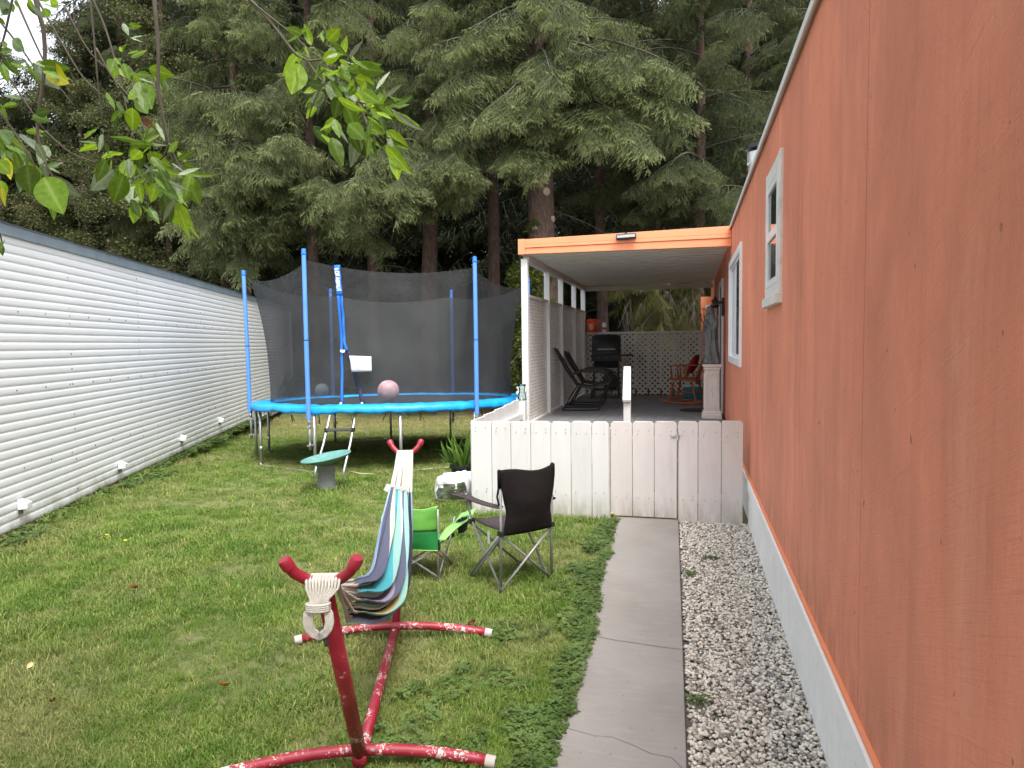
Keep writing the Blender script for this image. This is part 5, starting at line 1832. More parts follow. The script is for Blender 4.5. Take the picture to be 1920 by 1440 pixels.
grn = dict(steel=M['chair_steel'], seat=M['green_deep'], back=M['green_dark'], back2=M['green_deep'], piping=M['green_light'], waist=.02)
g, up, w, d, wt = camp_chair('kids_chair', 'small green folding chair with lime armrests and cup holder behind the hammock', (-1.868, 4.635, 0), math.radians(2), .36, .32, .245, .505, .36, .0085, grn, None)
for sx in (-1, 1):
    def af(u, v):
        y_ = -d * 1.02 + (d * 2.35) * u
        wd = .035 + .055 * math.sin(min(1, u * 1.05) * math.pi * .62)
        z = .285 + .10 * u ** .8 + .012 * math.sin(u * 6)
        x = sx * (wt + .008 + (v) * wd * 1.35 + .05 * u)
        return Vector((x, y_, z + .045 * v * u))
    mb = MB()
    nu, nv = 22, 10
    vs_, fs_ = [], []
    for i in range(nu + 1):
        for j in range(nv + 1):
            vs_.append(af(i / nu, j / nv))
    cu, cv, ru, rv = .70, .52, .135, .30
    for i in range(nu):
        for j in range(nv):
            uc, vc = (i + .5) / nu, (j + .5) / nv
            if ((uc - cu) / ru) ** 2 + ((vc - cv) / rv) ** 2 < 1: continue
            fs_.append((i * (nv + 1) + j, (i + 1) * (nv + 1) + j, (i + 1) * (nv + 1) + j + 1, i * (nv + 1) + j + 1))
    mb.add(vs_, fs_)
    mb.build('armrest', M['green_light'], g, True, solid=.006)
    ringp = [af(cu + ru * 1.08 * math.cos(a), cv + rv * 1.12 * math.sin(a)) for a in np.linspace(0, 2 * math.pi, 21)[:-1]]
    MB().tube(ringp, .0055, 6, closed=True).build('cup_ring', M['mesh_black'], g, True)
    mb = MB()
    cen = sum(ringp, Vector()) / len(ringp)
    for k in range(20):
        a, b_ = ringp[k], ringp[(k + 1) % 20]
        dn_ = Vector((0, 0, -.085))
        mb.add([a, b_, cen + (b_ - cen) * .72 + dn_, cen + (a - cen) * .72 + dn_], [(0, 1, 2, 3)])
        mb.add([cen + dn_, cen + (a - cen) * .72 + dn_, cen + (b_ - cen) * .72 + dn_], [(0, 1, 2)])
    mb.build('cup_holder', M['mesh_black'], g, True)
    MB().lathe([(.016, 0), (.016, .05), (.012, .056), (0, .056)], 10, (sx * wt, -d * 1.03, .235)).build('post_cap', M['black_plastic'], g, True)
    MB().lathe([(.0105, 0), (.0105, .012)], 10, (sx * w, -d, .19)).build('band', M['red_plastic'], g, True)

# ================================================================== BAG AND POTTED PLANT BY THE FENCE CORNER
bg_ = thing('sack', 'crumpled white plastic sack with dark printed side against the fence corner', 'sack', (-2.36, 6.80, 0), YAW)
BW, BD, BH = .40, .30, .27


def sack(u, v):
    a = 2 * math.pi * u
    ph = v * math.pi
    e = .72
    cx_, sx_ = math.cos(a), math.sin(a)
    sq = lambda c: math.copysign(abs(c) ** e, c)
    rr_ = math.sin(ph) ** .55
    z = BH * (.5 - .5 * math.copysign(abs(math.cos(ph)) ** .7, math.cos(ph)))
    p = Vector((sq(cx_) * BW / 2 * rr_, sq(sx_) * BD / 2 * rr_, z))
    top = max(0, (z / BH - .55) / .45)
    n_ = mnoise.noise(Vector((p.x * 9, p.y * 9, p.z * 9)))
    n2_ = mnoise.noise(Vector((p.x * 22, p.y * 22, p.z * 18 + 5)))
    p += Vector((p.x, p.y, .05)).normalized() * (.035 * n_ + .022 * n2_ * (1 + top))
    p.z += .09 * top * (p.x / BW + .3) + .025 * top * n_
    p.z = max(p.z, 0.004)
    return p


MB().grid(sack, 48, 30, closed_u=True).build('body', M['bag_white'], bg_, True)
mb = MB()
mb.grid(lambda u, v: sack(.60 + .24 * u, .34 + .30 * v) * 1.0 + Vector((0, -.004, 0)), 16, 10)
pr_ = mb.build('printed_panel', M['bag_dark'], bg_, True)
MB().grid(lambda u, v: sack(.615 + .05 * u, .56 + .07 * v) + Vector((0, -.007, 0)), 5, 4).build('printed_label', M['print_white'], bg_, True)
mb = MB()
for k in range(5):
    mb.grid(lambda u, v, k=k: sack(.64 + .17 * u, .385 + .045 * k + .010 * v + .004 * math.sin(u * 40 + k)) + Vector((0, -.0065, 0)), 8, 1)
mb.build('printed_lines', M['leaf_mid'], bg_)

pt = thing('potted_plant', 'potted plant with upright green leaves in a dark pot behind the sack', 'plant', (-2.44, 7.30, 0))
MB().lathe([(.09, 0), (.125, .27), (.14, .272), (.14, .305), (.128, .305), (.12, .28), (0, .275)], 22).build('pot', M['black_plastic'], pt, auto=40)
MB().lathe([(0, .29), (.118, .278)], 16).build('potting_soil', M['soil'], pt)
rs = random.Random(21)


def blade_leaf(mb, base, tip, w, bend=.06, wav=0.0):
    base, tip = Vector(base), Vector(tip)
    d = tip - base
    sd = d.cross(Vector((rs.uniform(-1, 1), rs.uniform(-1, 1), .2)))
    sd.normalize()
    nr = sd.cross(d).normalized()
    n = 7
    vs, fs = [], []
    for i in range(n + 1):
        t_ = i / n
        ww = w * (math.sin(math.pi * min(1, t_ * .92 + .06)) ** .8) * (1 + wav * math.sin(t_ * 25))
        c_ = base + d * t_ + nr * (bend * 4 * t_ * (1 - t_))
        vs += [c_ - sd * ww + nr * ww * .35, c_, c_ + sd * ww + nr * ww * .35]
    for i in range(n):
        o = i * 3
        fs += [(o, o + 3, o + 4, o + 1), (o + 1, o + 4, o + 5, o + 2)]
    mb.add(vs, fs)


for k in range(26):
    a = rs.uniform(0, 6.28)
    r0 = rs.uniform(0, .09)
    h = rs.uniform(.22, .50)
    sp_ = rs.uniform(.02, .20)
    mb = MB()
    blade_leaf(mb, (r0 * math.cos(a), r0 * math.sin(a), .28), ((r0 + sp_) * math.cos(a), (r0 + sp_) * math.sin(a), .28 + h), rs.uniform(.010, .026), .05, .08)
    mb.build('leaf', M['pot_leaf'], pt, True)
for k in range(10):
    a = rs.uniform(2.2, 4.2)
    mb = MB()
    blade_leaf(mb, (-.03, 0, .28), (-.03 + rs.uniform(.15, .33) * math.cos(a), .2 * math.sin(a), .28 + rs.uniform(-.05, .28)), .008, .05)
    mb.build('thin_leaf', M['pot_leaf'], pt, True)

# ================================================================== SMALL THINGS ON THE LAWN
st_ = MB().tube([on_z(655, 884, .035), on_z(676, 888, .04), on_z(702, 889, .03)], [.009, .008, .006], 6).build('stick', M['hose'], smooth=True)
tag(st_, 'pale dry stick lying on the lawn beside the ladder', 'stick')
for (x, y, mt_, sz, lb) in ((250, 1103, 'gold_leaf', .062, 'curled brown fallen leaf in the middle of the open lawn'), (418, 1286, 'gold_leaf', .048, 'small dark brown fallen leaf on the lawn nearest the hammock stand'), (56, 1250, 'pale_leaf', .042, 'pale yellow fallen leaf on the lawn'), (885, 1170, 'leaf_brown', .05, 'dark brown fallen leaf just past the stand foot'), (100, 1316, 'leaf_brown', .05, 'flat dull brown fallen leaf below the pale yellow one')):
    p = on_z(x, y, .045)
    mb = MB()
    mb.grid(lambda u, v: Vector(((u - .5) * sz, (v - .5) * sz * .6 * math.sin(math.pi * (u * .9 + .05)), .25 * sz * (2 * v - 1) ** 2 * 1.2 + .3 * sz * (u - .5) ** 2)), 6, 4)
    o = mb.build('fallen_leaf', M[mt_], smooth=True)
    o.location = p; o.rotation_euler = (.3, -.4, x * .37)
    tag(o, lb, 'leaf', 'fallen leaves on the lawn')
for k, (x, y) in enumerate(((201, 1016), (236, 1027), (1148, 975))):
    dl = thing('dandelion', ('yellow dandelion bloom on the lawn near the clover', 'smaller yellow dandelion just beyond the first', 'yellow dandelion at the foot of the gate post')[k], 'flower', on_z(x, y, 0), 0, 'yellow dandelions')
    mb = MB(); mb.tube([(0, 0, 0), (.004, 0, .06)], .002, 5); mb.build('stem', M['clover'], dl)
    mb = MB()
    for j in range(16):
        a = 2 * math.pi * j / 16
        mb.add([(.004, 0, .06), (.004 + .016 * math.cos(a - .15), .016 * math.sin(a - .15), .066), (.004 + .018 * math.cos(a + .15), .018 * math.sin(a + .15), .064)], [(0, 1, 2)])
    mb.lathe([(.009, .061), (.006, .068), (0, .069)], 8, (.004, 0, 0)); mb.build('bloom', M['yellow_flower'], dl)

# ================================================================== FOLIAGE BUILDING BLOCKS
def dir_euler(d, roll=0.0):
    """rotation that turns +X along d and keeps +Z as high as possible"""
    d = d.normalized()
    y = Vector((0, 0, 1)).cross(d)
    if y.length < 1e-3: y = Vector((0, 1, 0))
    y.normalize()
    z = d.cross(y)
    m_ = Matrix((d, y, z)).transposed()
    if roll: m_ = m_ @ Matrix.Rotation(roll, 3, 'X')
    return m_.to_euler()


def spray_mb(seed, nsec=17, needles=15, nl=.027, nw=.0095, seclen=.42, dens=.082):
    rs = random.Random(seed)
    mb = MB()

    def twiglet(p, d, L, tone):
        d = d.normalized()
        a = d.orthogonal().normalized(); b_ = d.cross(a)
        # curved core
        n0 = len(mb.v)
        tipp = p + d * L + Vector((0, 0, -.12 * L))
        rad = .0065
        vs = [p + (a * math.cos(q) + b_ * math.sin(q)) * rad for q in (0, 2.09, 4.19)] + [tipp]
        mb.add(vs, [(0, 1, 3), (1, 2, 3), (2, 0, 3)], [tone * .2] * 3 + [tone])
        for k in range(needles):
            t_ = (k + rs.random()) / needles
            q = rs.uniform(0, 6.283)
            rdl = a * math.cos(q) + b_ * math.sin(q)
            c_ = p.lerp(tipp, t_)
            l_ = nl * (1.05 - .45 * t_ ** 3) * rs.uniform(.8, 1.15)
            e = c_ + (rdl * .85 + d * .62) * l_
            s_ = d.cross(rdl) * nw
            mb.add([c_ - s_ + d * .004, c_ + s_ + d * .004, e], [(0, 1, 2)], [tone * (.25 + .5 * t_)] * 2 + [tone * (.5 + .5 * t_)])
    axis = lambda x: Vector((x, 0.05 * math.sin(x * 5 + seed), -.16 * x * x))
    mb.tube([axis(x) for x in np.linspace(0, 1, 7)], [.013, .012, .010, .008, .007, .005, .003], 4)
    for k in range(nsec):
        x = .05 + .93 * k / nsec
        sd = 1 if k % 2 else -1
        L = seclen * (1 - x) ** .6 * rs.uniform(.75, 1.15) + .09
        p0 = axis(x)
        d = Vector((.62 + rs.uniform(-.15, .15), sd * (.78 + rs.uniform(-.2, .1)), rs.uniform(-.85, -.15)))
        d.normalize()
        p1 = p0 + d * L + Vector((0, 0, -.25 * L * L / .4))
        mb.tube([p0, p0.lerp(p1, .5) + Vector((0, 0, .02 * L)), p1], [.006, .004, .002], 3, caps=False)
        n_ = max(2, int(L / dens))
        for j in range(n_):
            t_ = (j + .6) / n_
            c_ = p0.lerp(p1, t_) + Vector((0, 0, .03 * L * math.sin(math.pi * t_)))
            s2 = 1 if j % 2 else -1
            side = Vector((-d.y, d.x, 0)) * s2
            dd = d * .75 + side * rs.uniform(.25, .75) + Vector((0, 0, rs.uniform(-1.5, -.15)))
            twiglet(c_, dd, rs.uniform(.12, .23), .35 + .65 * max(t_, x) * rs.uniform(.7, 1))
        twiglet(p1, d + Vector((0, 0, -.1)), rs.uniform(.10, .15), 1.0)
    for s_ in (-.5, 0, .5):
        twiglet(axis(1), Vector((1, s_, -.1)), .14, 1.0)
    return mb


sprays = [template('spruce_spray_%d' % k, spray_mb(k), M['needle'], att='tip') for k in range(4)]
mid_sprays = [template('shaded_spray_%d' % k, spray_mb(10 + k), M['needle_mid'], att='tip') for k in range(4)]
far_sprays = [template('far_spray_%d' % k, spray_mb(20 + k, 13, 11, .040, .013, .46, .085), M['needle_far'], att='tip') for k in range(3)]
dry_sprays = [template('dry_spray_%d' % k, spray_mb(40 + k, 17, 14, .022, .005, .42, .07), M['needle_dry'], att='tip') for k in range(2)]


def clump_mb(seed, n, sz, rx=.5, nar=.45):
    rs = random.Random(seed)
    mb = MB()
    for b_ in range(6):
        d = Vector((rs.uniform(.3, 1), rs.uniform(-.7, .7), rs.uniform(-.6, .45))).normalized()
        mb.tube([(0, 0, 0), d * rx * .5, d * rx + Vector((0, 0, -.05))], [.008, .005, .002], 3, caps=False)
        for k in range(n // 6):
            t_ = rs.uniform(.15, 1.0)
            p = d * rx * t_ + Vector((rs.gauss(0, .09), rs.gauss(0, .09), rs.gauss(0, .08)))
            e = Vector((rs.uniform(-1, 1), rs.uniform(-1, 1), rs.uniform(-1.1, .3))).normalized() * sz * rs.uniform(.7, 1.3)
            s_ = e.cross(Vector((rs.uniform(-1, 1), rs.uniform(-1, 1), rs.uniform(-1, 1)))).normalized() * sz * nar
            up_ = e.cross(s_).normalized() * sz * .12
            mb.add([p, p + e * .5 + s_ + up_, p + e, p + e * .5 - s_ + up_], [(0, 1, 2), (0, 2, 3)])
    return mb


clumps = [template('leaf_clump_%d' % k, clump_mb(60 + k, 200, .060), M['leaf_small']) for k in range(3)]
big_clumps = [template('broad_clump_%d' % k, clump_mb(70 + k, 60, .095, .5, .32), M['leaf_mid']) for k in range(3)]
ivies = [template('ivy_clump_%d' % k, clump_mb(80 + k, 80, .075, .35, .5), M['ivy']) for k in range(2)]


# ================================================================== TREES BEHIND THE GARDEN
def limb_curve(p0, phi, L, rise, droop):
    o = Vector((math.cos(phi), math.sin(phi), 0))
    return lambda t_: p0 + o * (L * t_) + Vector((0, 0, L * (rise * t_ - droop * t_ * t_)))


def tree(name, label, px, d, diam, h, cb, Lmax, seed, temps, heroes=(), n_lv=4.0, sc=(.9, 1.35), zmax=15.5, droop=(.25, .55), skip_front=None, knots=False, bare=8):
    rs = random.Random(seed)
    base = FW * d + RT * ((px - CX) / F_PX * d)
    base.z = ground_z(base.x, base.y) - .05
    T = thing(name, label, 'tree', base, 0, 'trees behind the garden')
    lean = Vector((rs.uniform(-.02, .02), rs.uniform(-.02, .02), 0))
    cpts = [lean * z + Vector((.03 * math.sin(z * .7 + seed), .03 * math.cos(z * .9 + seed), z)) for z in np.linspace(0, h, 16)]

    def cz(z):
        return lean * z + Vector((.03 * math.sin(z * .7 + seed), .03 * math.cos(z * .9 + seed), z))
    rad = lambda z: diam / 2 * (1 - .9 * z / h) * (1 + .55 * math.exp(-z / .35))
    mb = MB()
    nz, ns = 40, 18

    def tf(u, v):
        z = h * u ** 1.3
        a = 2 * math.pi * v
        r = rad(z) * (1 + .06 * mnoise.noise(Vector((math.cos(a) * 2, math.sin(a) * 2, z * 1.5 + seed))) + .03 * math.sin(a * 5 + z))
        return cz(z) + Vector((math.cos(a) * r, math.sin(a) * r, 0))
    mb.grid(tf, nz, ns)
    trk = mb.build('trunk', M['bark'], T, True)
    br, dead = MB(), MB()
    P, R_, S, I = [], [], [], []

    def limb(p0, phi, L, rise, dr, dens=.17, s_mul=1.0):
        c_ = limb_curve(p0, phi, L, rise, dr)
        br.tube([c_(t_) for t_ in np.linspace(0, 1, 7)], [max(.006, .016 * L * (1 - .85 * t_)) for t_ in np.linspace(0, 1, 7)], 5, caps=False)
        t_ = .16 + .1 * rs.random()
        k = 0
        while t_ < 1.0:
            p = c_(t_)
            tg_ = (c_(min(1, t_ + .05)) - c_(t_ - .05)).normalized()
            sd = 1 if k % 2 else -1
            yaw = sd * rs.uniform(.35, 1.15) * (1 - .35 * t_)
            dv = Matrix.Rotation(yaw, 3, 'Z') @ Vector((tg_.x, tg_.y, 0)).normalized()
            dv.z = tg_.z * .5 - rs.uniform(*droop)
            if k % 3 == 2: dv = Vector((dv.x * .45, dv.y * .45, -.9))
            e = dir_euler(dv, rs.uniform(-.5, .5))
            P.append(p); R_.append(e[:]); I.append(rs.randrange(len(temps)))
            S.append(rs.uniform(*sc) * s_mul * (1 - .35 * t_) * min(1.1, .55 + L * .2))
            t_ += dens / max(.8, L) * rs.uniform(.8, 1.2)
            k += 1
        e = dir_euler((c_(1) - c_(.9)) + Vector((0, 0, .02)))
        P.append(c_(.97)); R_.append(e[:]); S.append(rs.uniform(*sc) * .7 * s_mul); I.append(rs.randrange(len(temps)))
    zt = min(h - .4, zmax)
    z = cb
    while z < zt:
        f_ = (z - cb) / max(.1, (h - cb))
        L = Lmax * (1 - f_) ** .7 * rs.uniform(.65, 1.1) * (.8 + .2 * min(1, (z - cb) / 1.0))
        phi = rs.uniform(0, 2 * math.pi)
        # keep less on the far side, which is never seen from the garden
        if math.sin(phi) > .55 and rs.random() < .55: phi = -phi
        limb(cz(z), phi, max(.6, L), rs.uniform(-.05, .35), rs.uniform(.15, .5))
        z += 1.0 / n_lv * rs.uniform(.6, 1.4)
    for (tx, ty, td, z0, m_) in heroes:
        tip = at(tx, ty, td) - base
        p0 = cz(z0 - base.z)
        v = tip - p0
        L = math.hypot(v.x, v.y)
        limb(p0, math.atan2(v.y, v.x), L, v.z / L + .28, .28, .11, m_)
    for k in range(bare):
        z = rs.uniform(1.4, cb + .6)
        phi = rs.uniform(-math.pi, .2)
        L = rs.uniform(.8, 2.2)
        c_ = limb_curve(cz(z), phi, L, rs.uniform(-.35, .15), rs.uniform(.1, .4))
        dead.tube([c_(t_) for t_ in np.linspace(0, 1, 6)], [.014, .012, .010, .007, .005, .002], 4, caps=False)
        for j in range(7):
            q = c_(rs.uniform(.25, 1))
            e = q + Vector((rs.uniform(-.4, .4), rs.uniform(-.4, .4), rs.uniform(-.35, .1)))
            dead.tube([q, q.lerp(e, .5) + Vector((0, 0, -.03)), e], [.006, .004, .002], 3, caps=False)
    tag(br.build('limbs', M['twig'], T, True), kind='stuff')
    if bare: tag(dead.build('dead_twigs', M['twig_pale'], T, True), kind='stuff')
    scatter('crown', P, R_, S, I, temps, T)
    if knots:
        for (kx, ky, r) in knots:
            p = at(kx, ky, d) - base
            q = cz(p.z)
            dv = (Vector((p.x - q.x, p.y - q.y, 0)) + FW * -.6).normalized()
            lat = (p - q).dot(RT)
            rr_ = rad(p.z)
            dv = (RT * max(-.9, min(.9, lat / rr_)) - FW * math.sqrt(max(.05, 1 - (lat / rr_) ** 2))).normalized()
            c0 = Vector((q.x, q.y, p.z)) + dv * (rr_ - .03)
            MB().tube([c0, c0 + dv * .035, c0 + dv * .05], [r, r, r * .86], 14).build('cut_knot', M['cut_wood'], T, auto=40)
    return T, P


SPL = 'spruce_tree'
big, _ = tree(SPL, 'thick spruce trunk with pale sawn knots rising behind the porch roof', 1024, 17.5, .82, 21, 6.6, 3.1, 1, sprays,
              heroes=((1275, 195, 15.9, 8.2, 1.15), (1262, 120, 15.6, 9.2, 1.1), (1195, 240, 15.2, 8.0, 1.15), (1120, 235, 15.4, 7.9, 1.1), (850, 145, 15.5, 8.6, 1.1), (865, 215, 15.6, 8.0, 1.1), (940, 190, 14.9, 8.2, 1.15), (1030, 130, 14.6, 8.8, 1.1), (1010, 230, 15.9, 7.6, .9), (1150, 110, 15.0, 9.0, 1.1), (880, 60, 15.5, 10.0, 1.1), (1060, 20, 15, 10.6, 1.1)),
              knots=((1026, 326, .10), (1024, 361, .10), (1037, 411, .085), (1002, 430, .075), (1023, 283, .09)), bare=5)
tree(SPL, 'slim spruce whose low bough hangs pale over the trampoline', 805, 19.2, .52, 19, 6.6, 2.6, 2, sprays,
     heroes=((635, 345, 15.6, 5.8, 1.15), (690, 320, 15.0, 6.0, 1.15), (760, 330, 14.9, 6.0, 1.1), (875, 310, 15.6, 5.9, 1.05), (850, 285, 15.4, 6.4, 1.05), (720, 275, 15.4, 6.8, 1.1), (800, 300, 15.2, 6.2, 1.0)), bare=6)
tree(SPL, 'bare thin spruce trunk between the pale bough tree and the knotted one', 932, 20.5, .43, 19, 8.2, 2.4, 3, mid_sprays, bare=7)
tree(SPL, 'spruce with dark trunk behind the end of the white building', 470, 19.5, .33, 18, 4.4, 2.9, 4, sprays, heroes=((390, 390, 17.6, 5.0, 1.05), (520, 400, 17.8, 4.6, 1.0), (440, 330, 17.4, 5.8, 1.1)), bare=5)
tree(SPL, 'broad spruce with pale upswept tips above the blue poles', 590, 19.0, .38, 20, 5.0, 3.2, 5, sprays, heroes=((410, 255, 16.6, 6.4, 1.15), (440, 170, 16.6, 7.6, 1.15), (470, 300, 16.4, 6.0, 1.1), (540, 250, 16.4, 6.6, 1.1), (600, 330, 16.6, 5.6, 1.0)), bare=6)
tree(SPL, 'shaded spruce set back behind the pale bough', 700, 23.0, .38, 20, 6.0, 3.0, 6, mid_sprays, bare=6)
tree(SPL, 'shaded spruce to one side of the knotted trunk, bare below', 1130, 22.5, .38, 20, 7.0, 3.0, 7, mid_sprays, bare=8)
tree(SPL, 'tall spruce over the porch roof with long hanging twigs', 1235, 20.5, .36, 21, 5.2, 3.3, 8, mid_sprays, bare=8)
tree(SPL, 'reddish low branched spruce seen under the porch roof', 1312, 18.6, .34, 19, 5.0, 3.0, 9, mid_sprays, bare=12)
tree(SPL, 'dense spruce rising behind the chimney pipe', 1400, 22.0, .40, 20, 4.2, 3.4, 10, mid_sprays, bare=6)
tree(SPL, 'dense spruce above the far roof edge of the orange home', 1475, 25.0, .40, 20, 4.5, 3.5, 11, mid_sprays, bare=4)
tree(SPL, 'spruce half hidden by the top of the orange wall', 1570, 22.5, .38, 19, 4.5, 3.3, 12, mid_sprays, bare=4)
tree('leafy_tree', 'small leaved tree behind the middle of the white building roof', 330, 22.5, .30, 16, 3.4, 3.2, 13, clumps, sc=(1.1, 1.8), bare=5, droop=(.0, .5))
tree('leafy_tree', 'loose small leaved tree below the gap of white sky', 175, 26.0, .28, 13.0, 3.0, 3.2, 14, clumps, sc=(1.1, 1.7), bare=4, droop=(.0, .5), n_lv=3.6)
tree('leafy_tree', 'thin small leaved tree under the white sky at the picture edge', 20, 26.0, .26, 11.6, 2.6, 3.2, 15, clumps, sc=(1.1, 1.7), bare=4, droop=(.0, .5), n_lv=3.4)
tree(SPL, 'dark drooping spruce between the leafy trees and the pale upswept spruce', 255, 27.0, .36, 21, 3.6, 3.2, 16, mid_sprays, bare=4)
tree(SPL, 'dark spruce standing behind the leafy tree nearest the spruces', 430, 24.0, .36, 20, 3.6, 3.2, 18, mid_sprays, bare=4)
tree(SPL, 'spruce beyond the white building outside the view', -170, 25.0, .36, 17, 3.0, 3.2, 17, mid_sprays, bare=2, n_lv=3)

# low yellow-green bough and dead twigs right behind the porch
yb_ = thing('young_spruce', 'low yellow green spruce with bare hanging twigs behind the porch rail', 'tree', (0, 0, 0))
rs = random.Random(33)
base = FW * 18.2 + RT * ((1245 - CX) / F_PX * 18.2); base.z = ground_z(base.x, base.y) - .05
yb_.location = base
MB().tube([(0, 0, 0), (.02, 0, 1.6), (-.03, .02, 3.2), (0, 0, 4.6)], [.09, .07, .05, .02], 9).build('trunk', M['bark'], yb_, True)
P, R_, S, I = [], [], [], []
lb, dt = MB(), MB()
for k in range(26):
    z = rs.uniform(2.0, 4.3)
    phi = rs.uniform(-2.9, -.2) if rs.random() < .8 else rs.uniform(0, 6.28)
    L = rs.uniform(.8, 1.7)
    c_ = limb_curve(Vector((0, 0, z)), phi, L, rs.uniform(-.1, .3), rs.uniform(.3, .7))
    lb.tube([c_(t_) for t_ in np.linspace(0, 1, 6)], [.02, .016, .013, .01, .007, .003], 5, caps=False)
    for t_ in np.arange(.25, 1.0, .11):
        dv = Matrix.Rotation(rs.uniform(-1.1, 1.1), 3, 'Z') @ Vector((math.cos(phi), math.sin(phi), 0)) * rs.uniform(.3, .9)
        dv.z = -rs.uniform(.4, 1.1)
        P.append(c_(t_)); R_.append(dir_euler(dv, rs.uniform(-.5, .5))[:]); S.append(rs.uniform(.5, .85)); I.append(rs.randrange(2))
for k in range(34):
    q = Vector((rs.uniform(-1.0, 1.7), rs.uniform(-1.2, -.2), rs.uniform(1.9, 2.9)))
    for j in range(3):
        e = q + Vector((rs.uniform(-.35, .35), rs.uniform(-.2, .2), rs.uniform(-1.0, -.3)))
        dt.tube([q, q.lerp(e, .45) + Vector((rs.uniform(-.05, .05), 0, -.03)), e], [.008, .005, .002], 4, caps=False)
lb.build('limbs', M['twig'], yb_, True)
tag(dt.build('dead_twigs', M['twig_pale'], yb_, True), kind='stuff')
scatter('crown', P, R_, S, I, dry_sprays, yb_)

# ivy on the knotted trunk
P, R_, S, I = [], [], [], []
for k in range(150):
    z = rs.uniform(.3, 4.9) if k > 40 else rs.uniform(1.8, 4.2)
    a = rs.uniform(-3.3, -.4)
    r = .30 + rs.uniform(0, .28) * (1 if z < 3.6 else .2)
    if z > 3.9 and math.cos(a) > -.2: continue
    p = Vector((math.cos(a) * r - (.22 if z < 3.9 else 0), math.sin(a) * r, z))
    P.append(p); R_.append((rs.uniform(-.6, .6), rs.uniform(-.6, .6), a)); S.append(rs.uniform(.5, 1.0) * (.5 if z > 4.0 else 1)); I.append(rs.randrange(2))
scatter('ivy', P, R_, S, I, ivies, big)


# ferns and dead brush along the forest edge
def fern(label, x, y, s, seed):
    rs = random.Random(seed)
    T = thing('fern', label, 'fern', (x, y, ground_z(x, y) - .03), 0, 'ferns along the forest edge')
    for k in range(11):
        a = 2 * math.pi * k / 11 + rs.uniform(-.2, .2)
        L = s * rs.uniform(.7, 1.1)
        mb = MB()
        prev = None
        cp = [Vector((math.cos(a) * L * .75 * t_, math.sin(a) * L * .75 * t_, L * (1.15 * t_ - .75 * t_ * t_))) for t_ in np.linspace(0, 1, 15)]
        mb.tube(cp, [.006 * (1 - .8 * i / 14) for i in range(15)], 3, caps=False)
        sd = Vector((-math.sin(a), math.cos(a), 0))
        for i in range(2, 15):
            t_ = i / 14
            w = .17 * s * math.sin(math.pi * (t_ * .86 + .1))
            tgv = (cp[i] - cp[i - 1]).normalized()
            for s_ in (-1, 1):
                e = cp[i] + sd * s_ * w + tgv * w * .35 + Vector((0, 0, -.15 * w))
                mb.add([cp[i] - tgv * .012 * s, cp[i].lerp(e, .5) - tgv * .022 * s, e, cp[i].lerp(e, .5) + tgv * .022 * s], [(0, 1, 2, 3)])
        mb.build('frond', M['fern'], T)


for k, (px_, d_, s_) in enumerate(((968, 17.6, .75), (985, 18.4, .8), (940, 19.2, .7), (1165, 18.6, .7), (655, 18.6, .6), (560, 19.5, .7))):
    p = FW * d_ + RT * ((px_ - CX) / F_PX * d_)
    fern(('fern on the red brown bank between the trampoline and the porch', 'second fern just behind the porch corner', 'fern farther up the red brown bank', 'fern behind the back lattice', 'fern seen dimly through the net behind the entry strap', 'fern beyond the net near the white building')[k], p.x, p.y, s_, 50 + k)

# the far wood, one dark mass
P, R_, S, I = [], [], [], []
for k in range(110):
    px_ = -500 + 2700 * (k + RNG.random()) / 110
    d_ = RNG.uniform(28, 44)
    c_ = FW * d_ + RT * ((px_ - CX) / F_PX * d_)
    g0 = ground_z(c_.x, c_.y)
    top = RNG.uniform(17, 22)
    if px_ < 190: top = RNG.uniform(8.5, 11.5)
    elif px_ < 260: top = 14
    for j in range(int(top * 7)):
        z = top * RNG.random() ** .9
        a = RNG.uniform(2.6, 6.8)
        r = 3.0 * (1 - z / (top + 4)) * RNG.uniform(.35, 1)
        p = c_ + Vector((math.cos(a) * r, math.sin(a) * r, g0 + z))
        dv = Vector((math.cos(a), math.sin(a), -RNG.uniform(.2, .9)))
        P.append(p); R_.append(dir_euler(dv)[:]); S.append(RNG.uniform(1.5, 2.6)); I.append(RNG.integers(0, 3))
scatter('far_woods', P, R_, S, I, far_sprays, label='dark mass of far conifers closing off the view behind the trees')

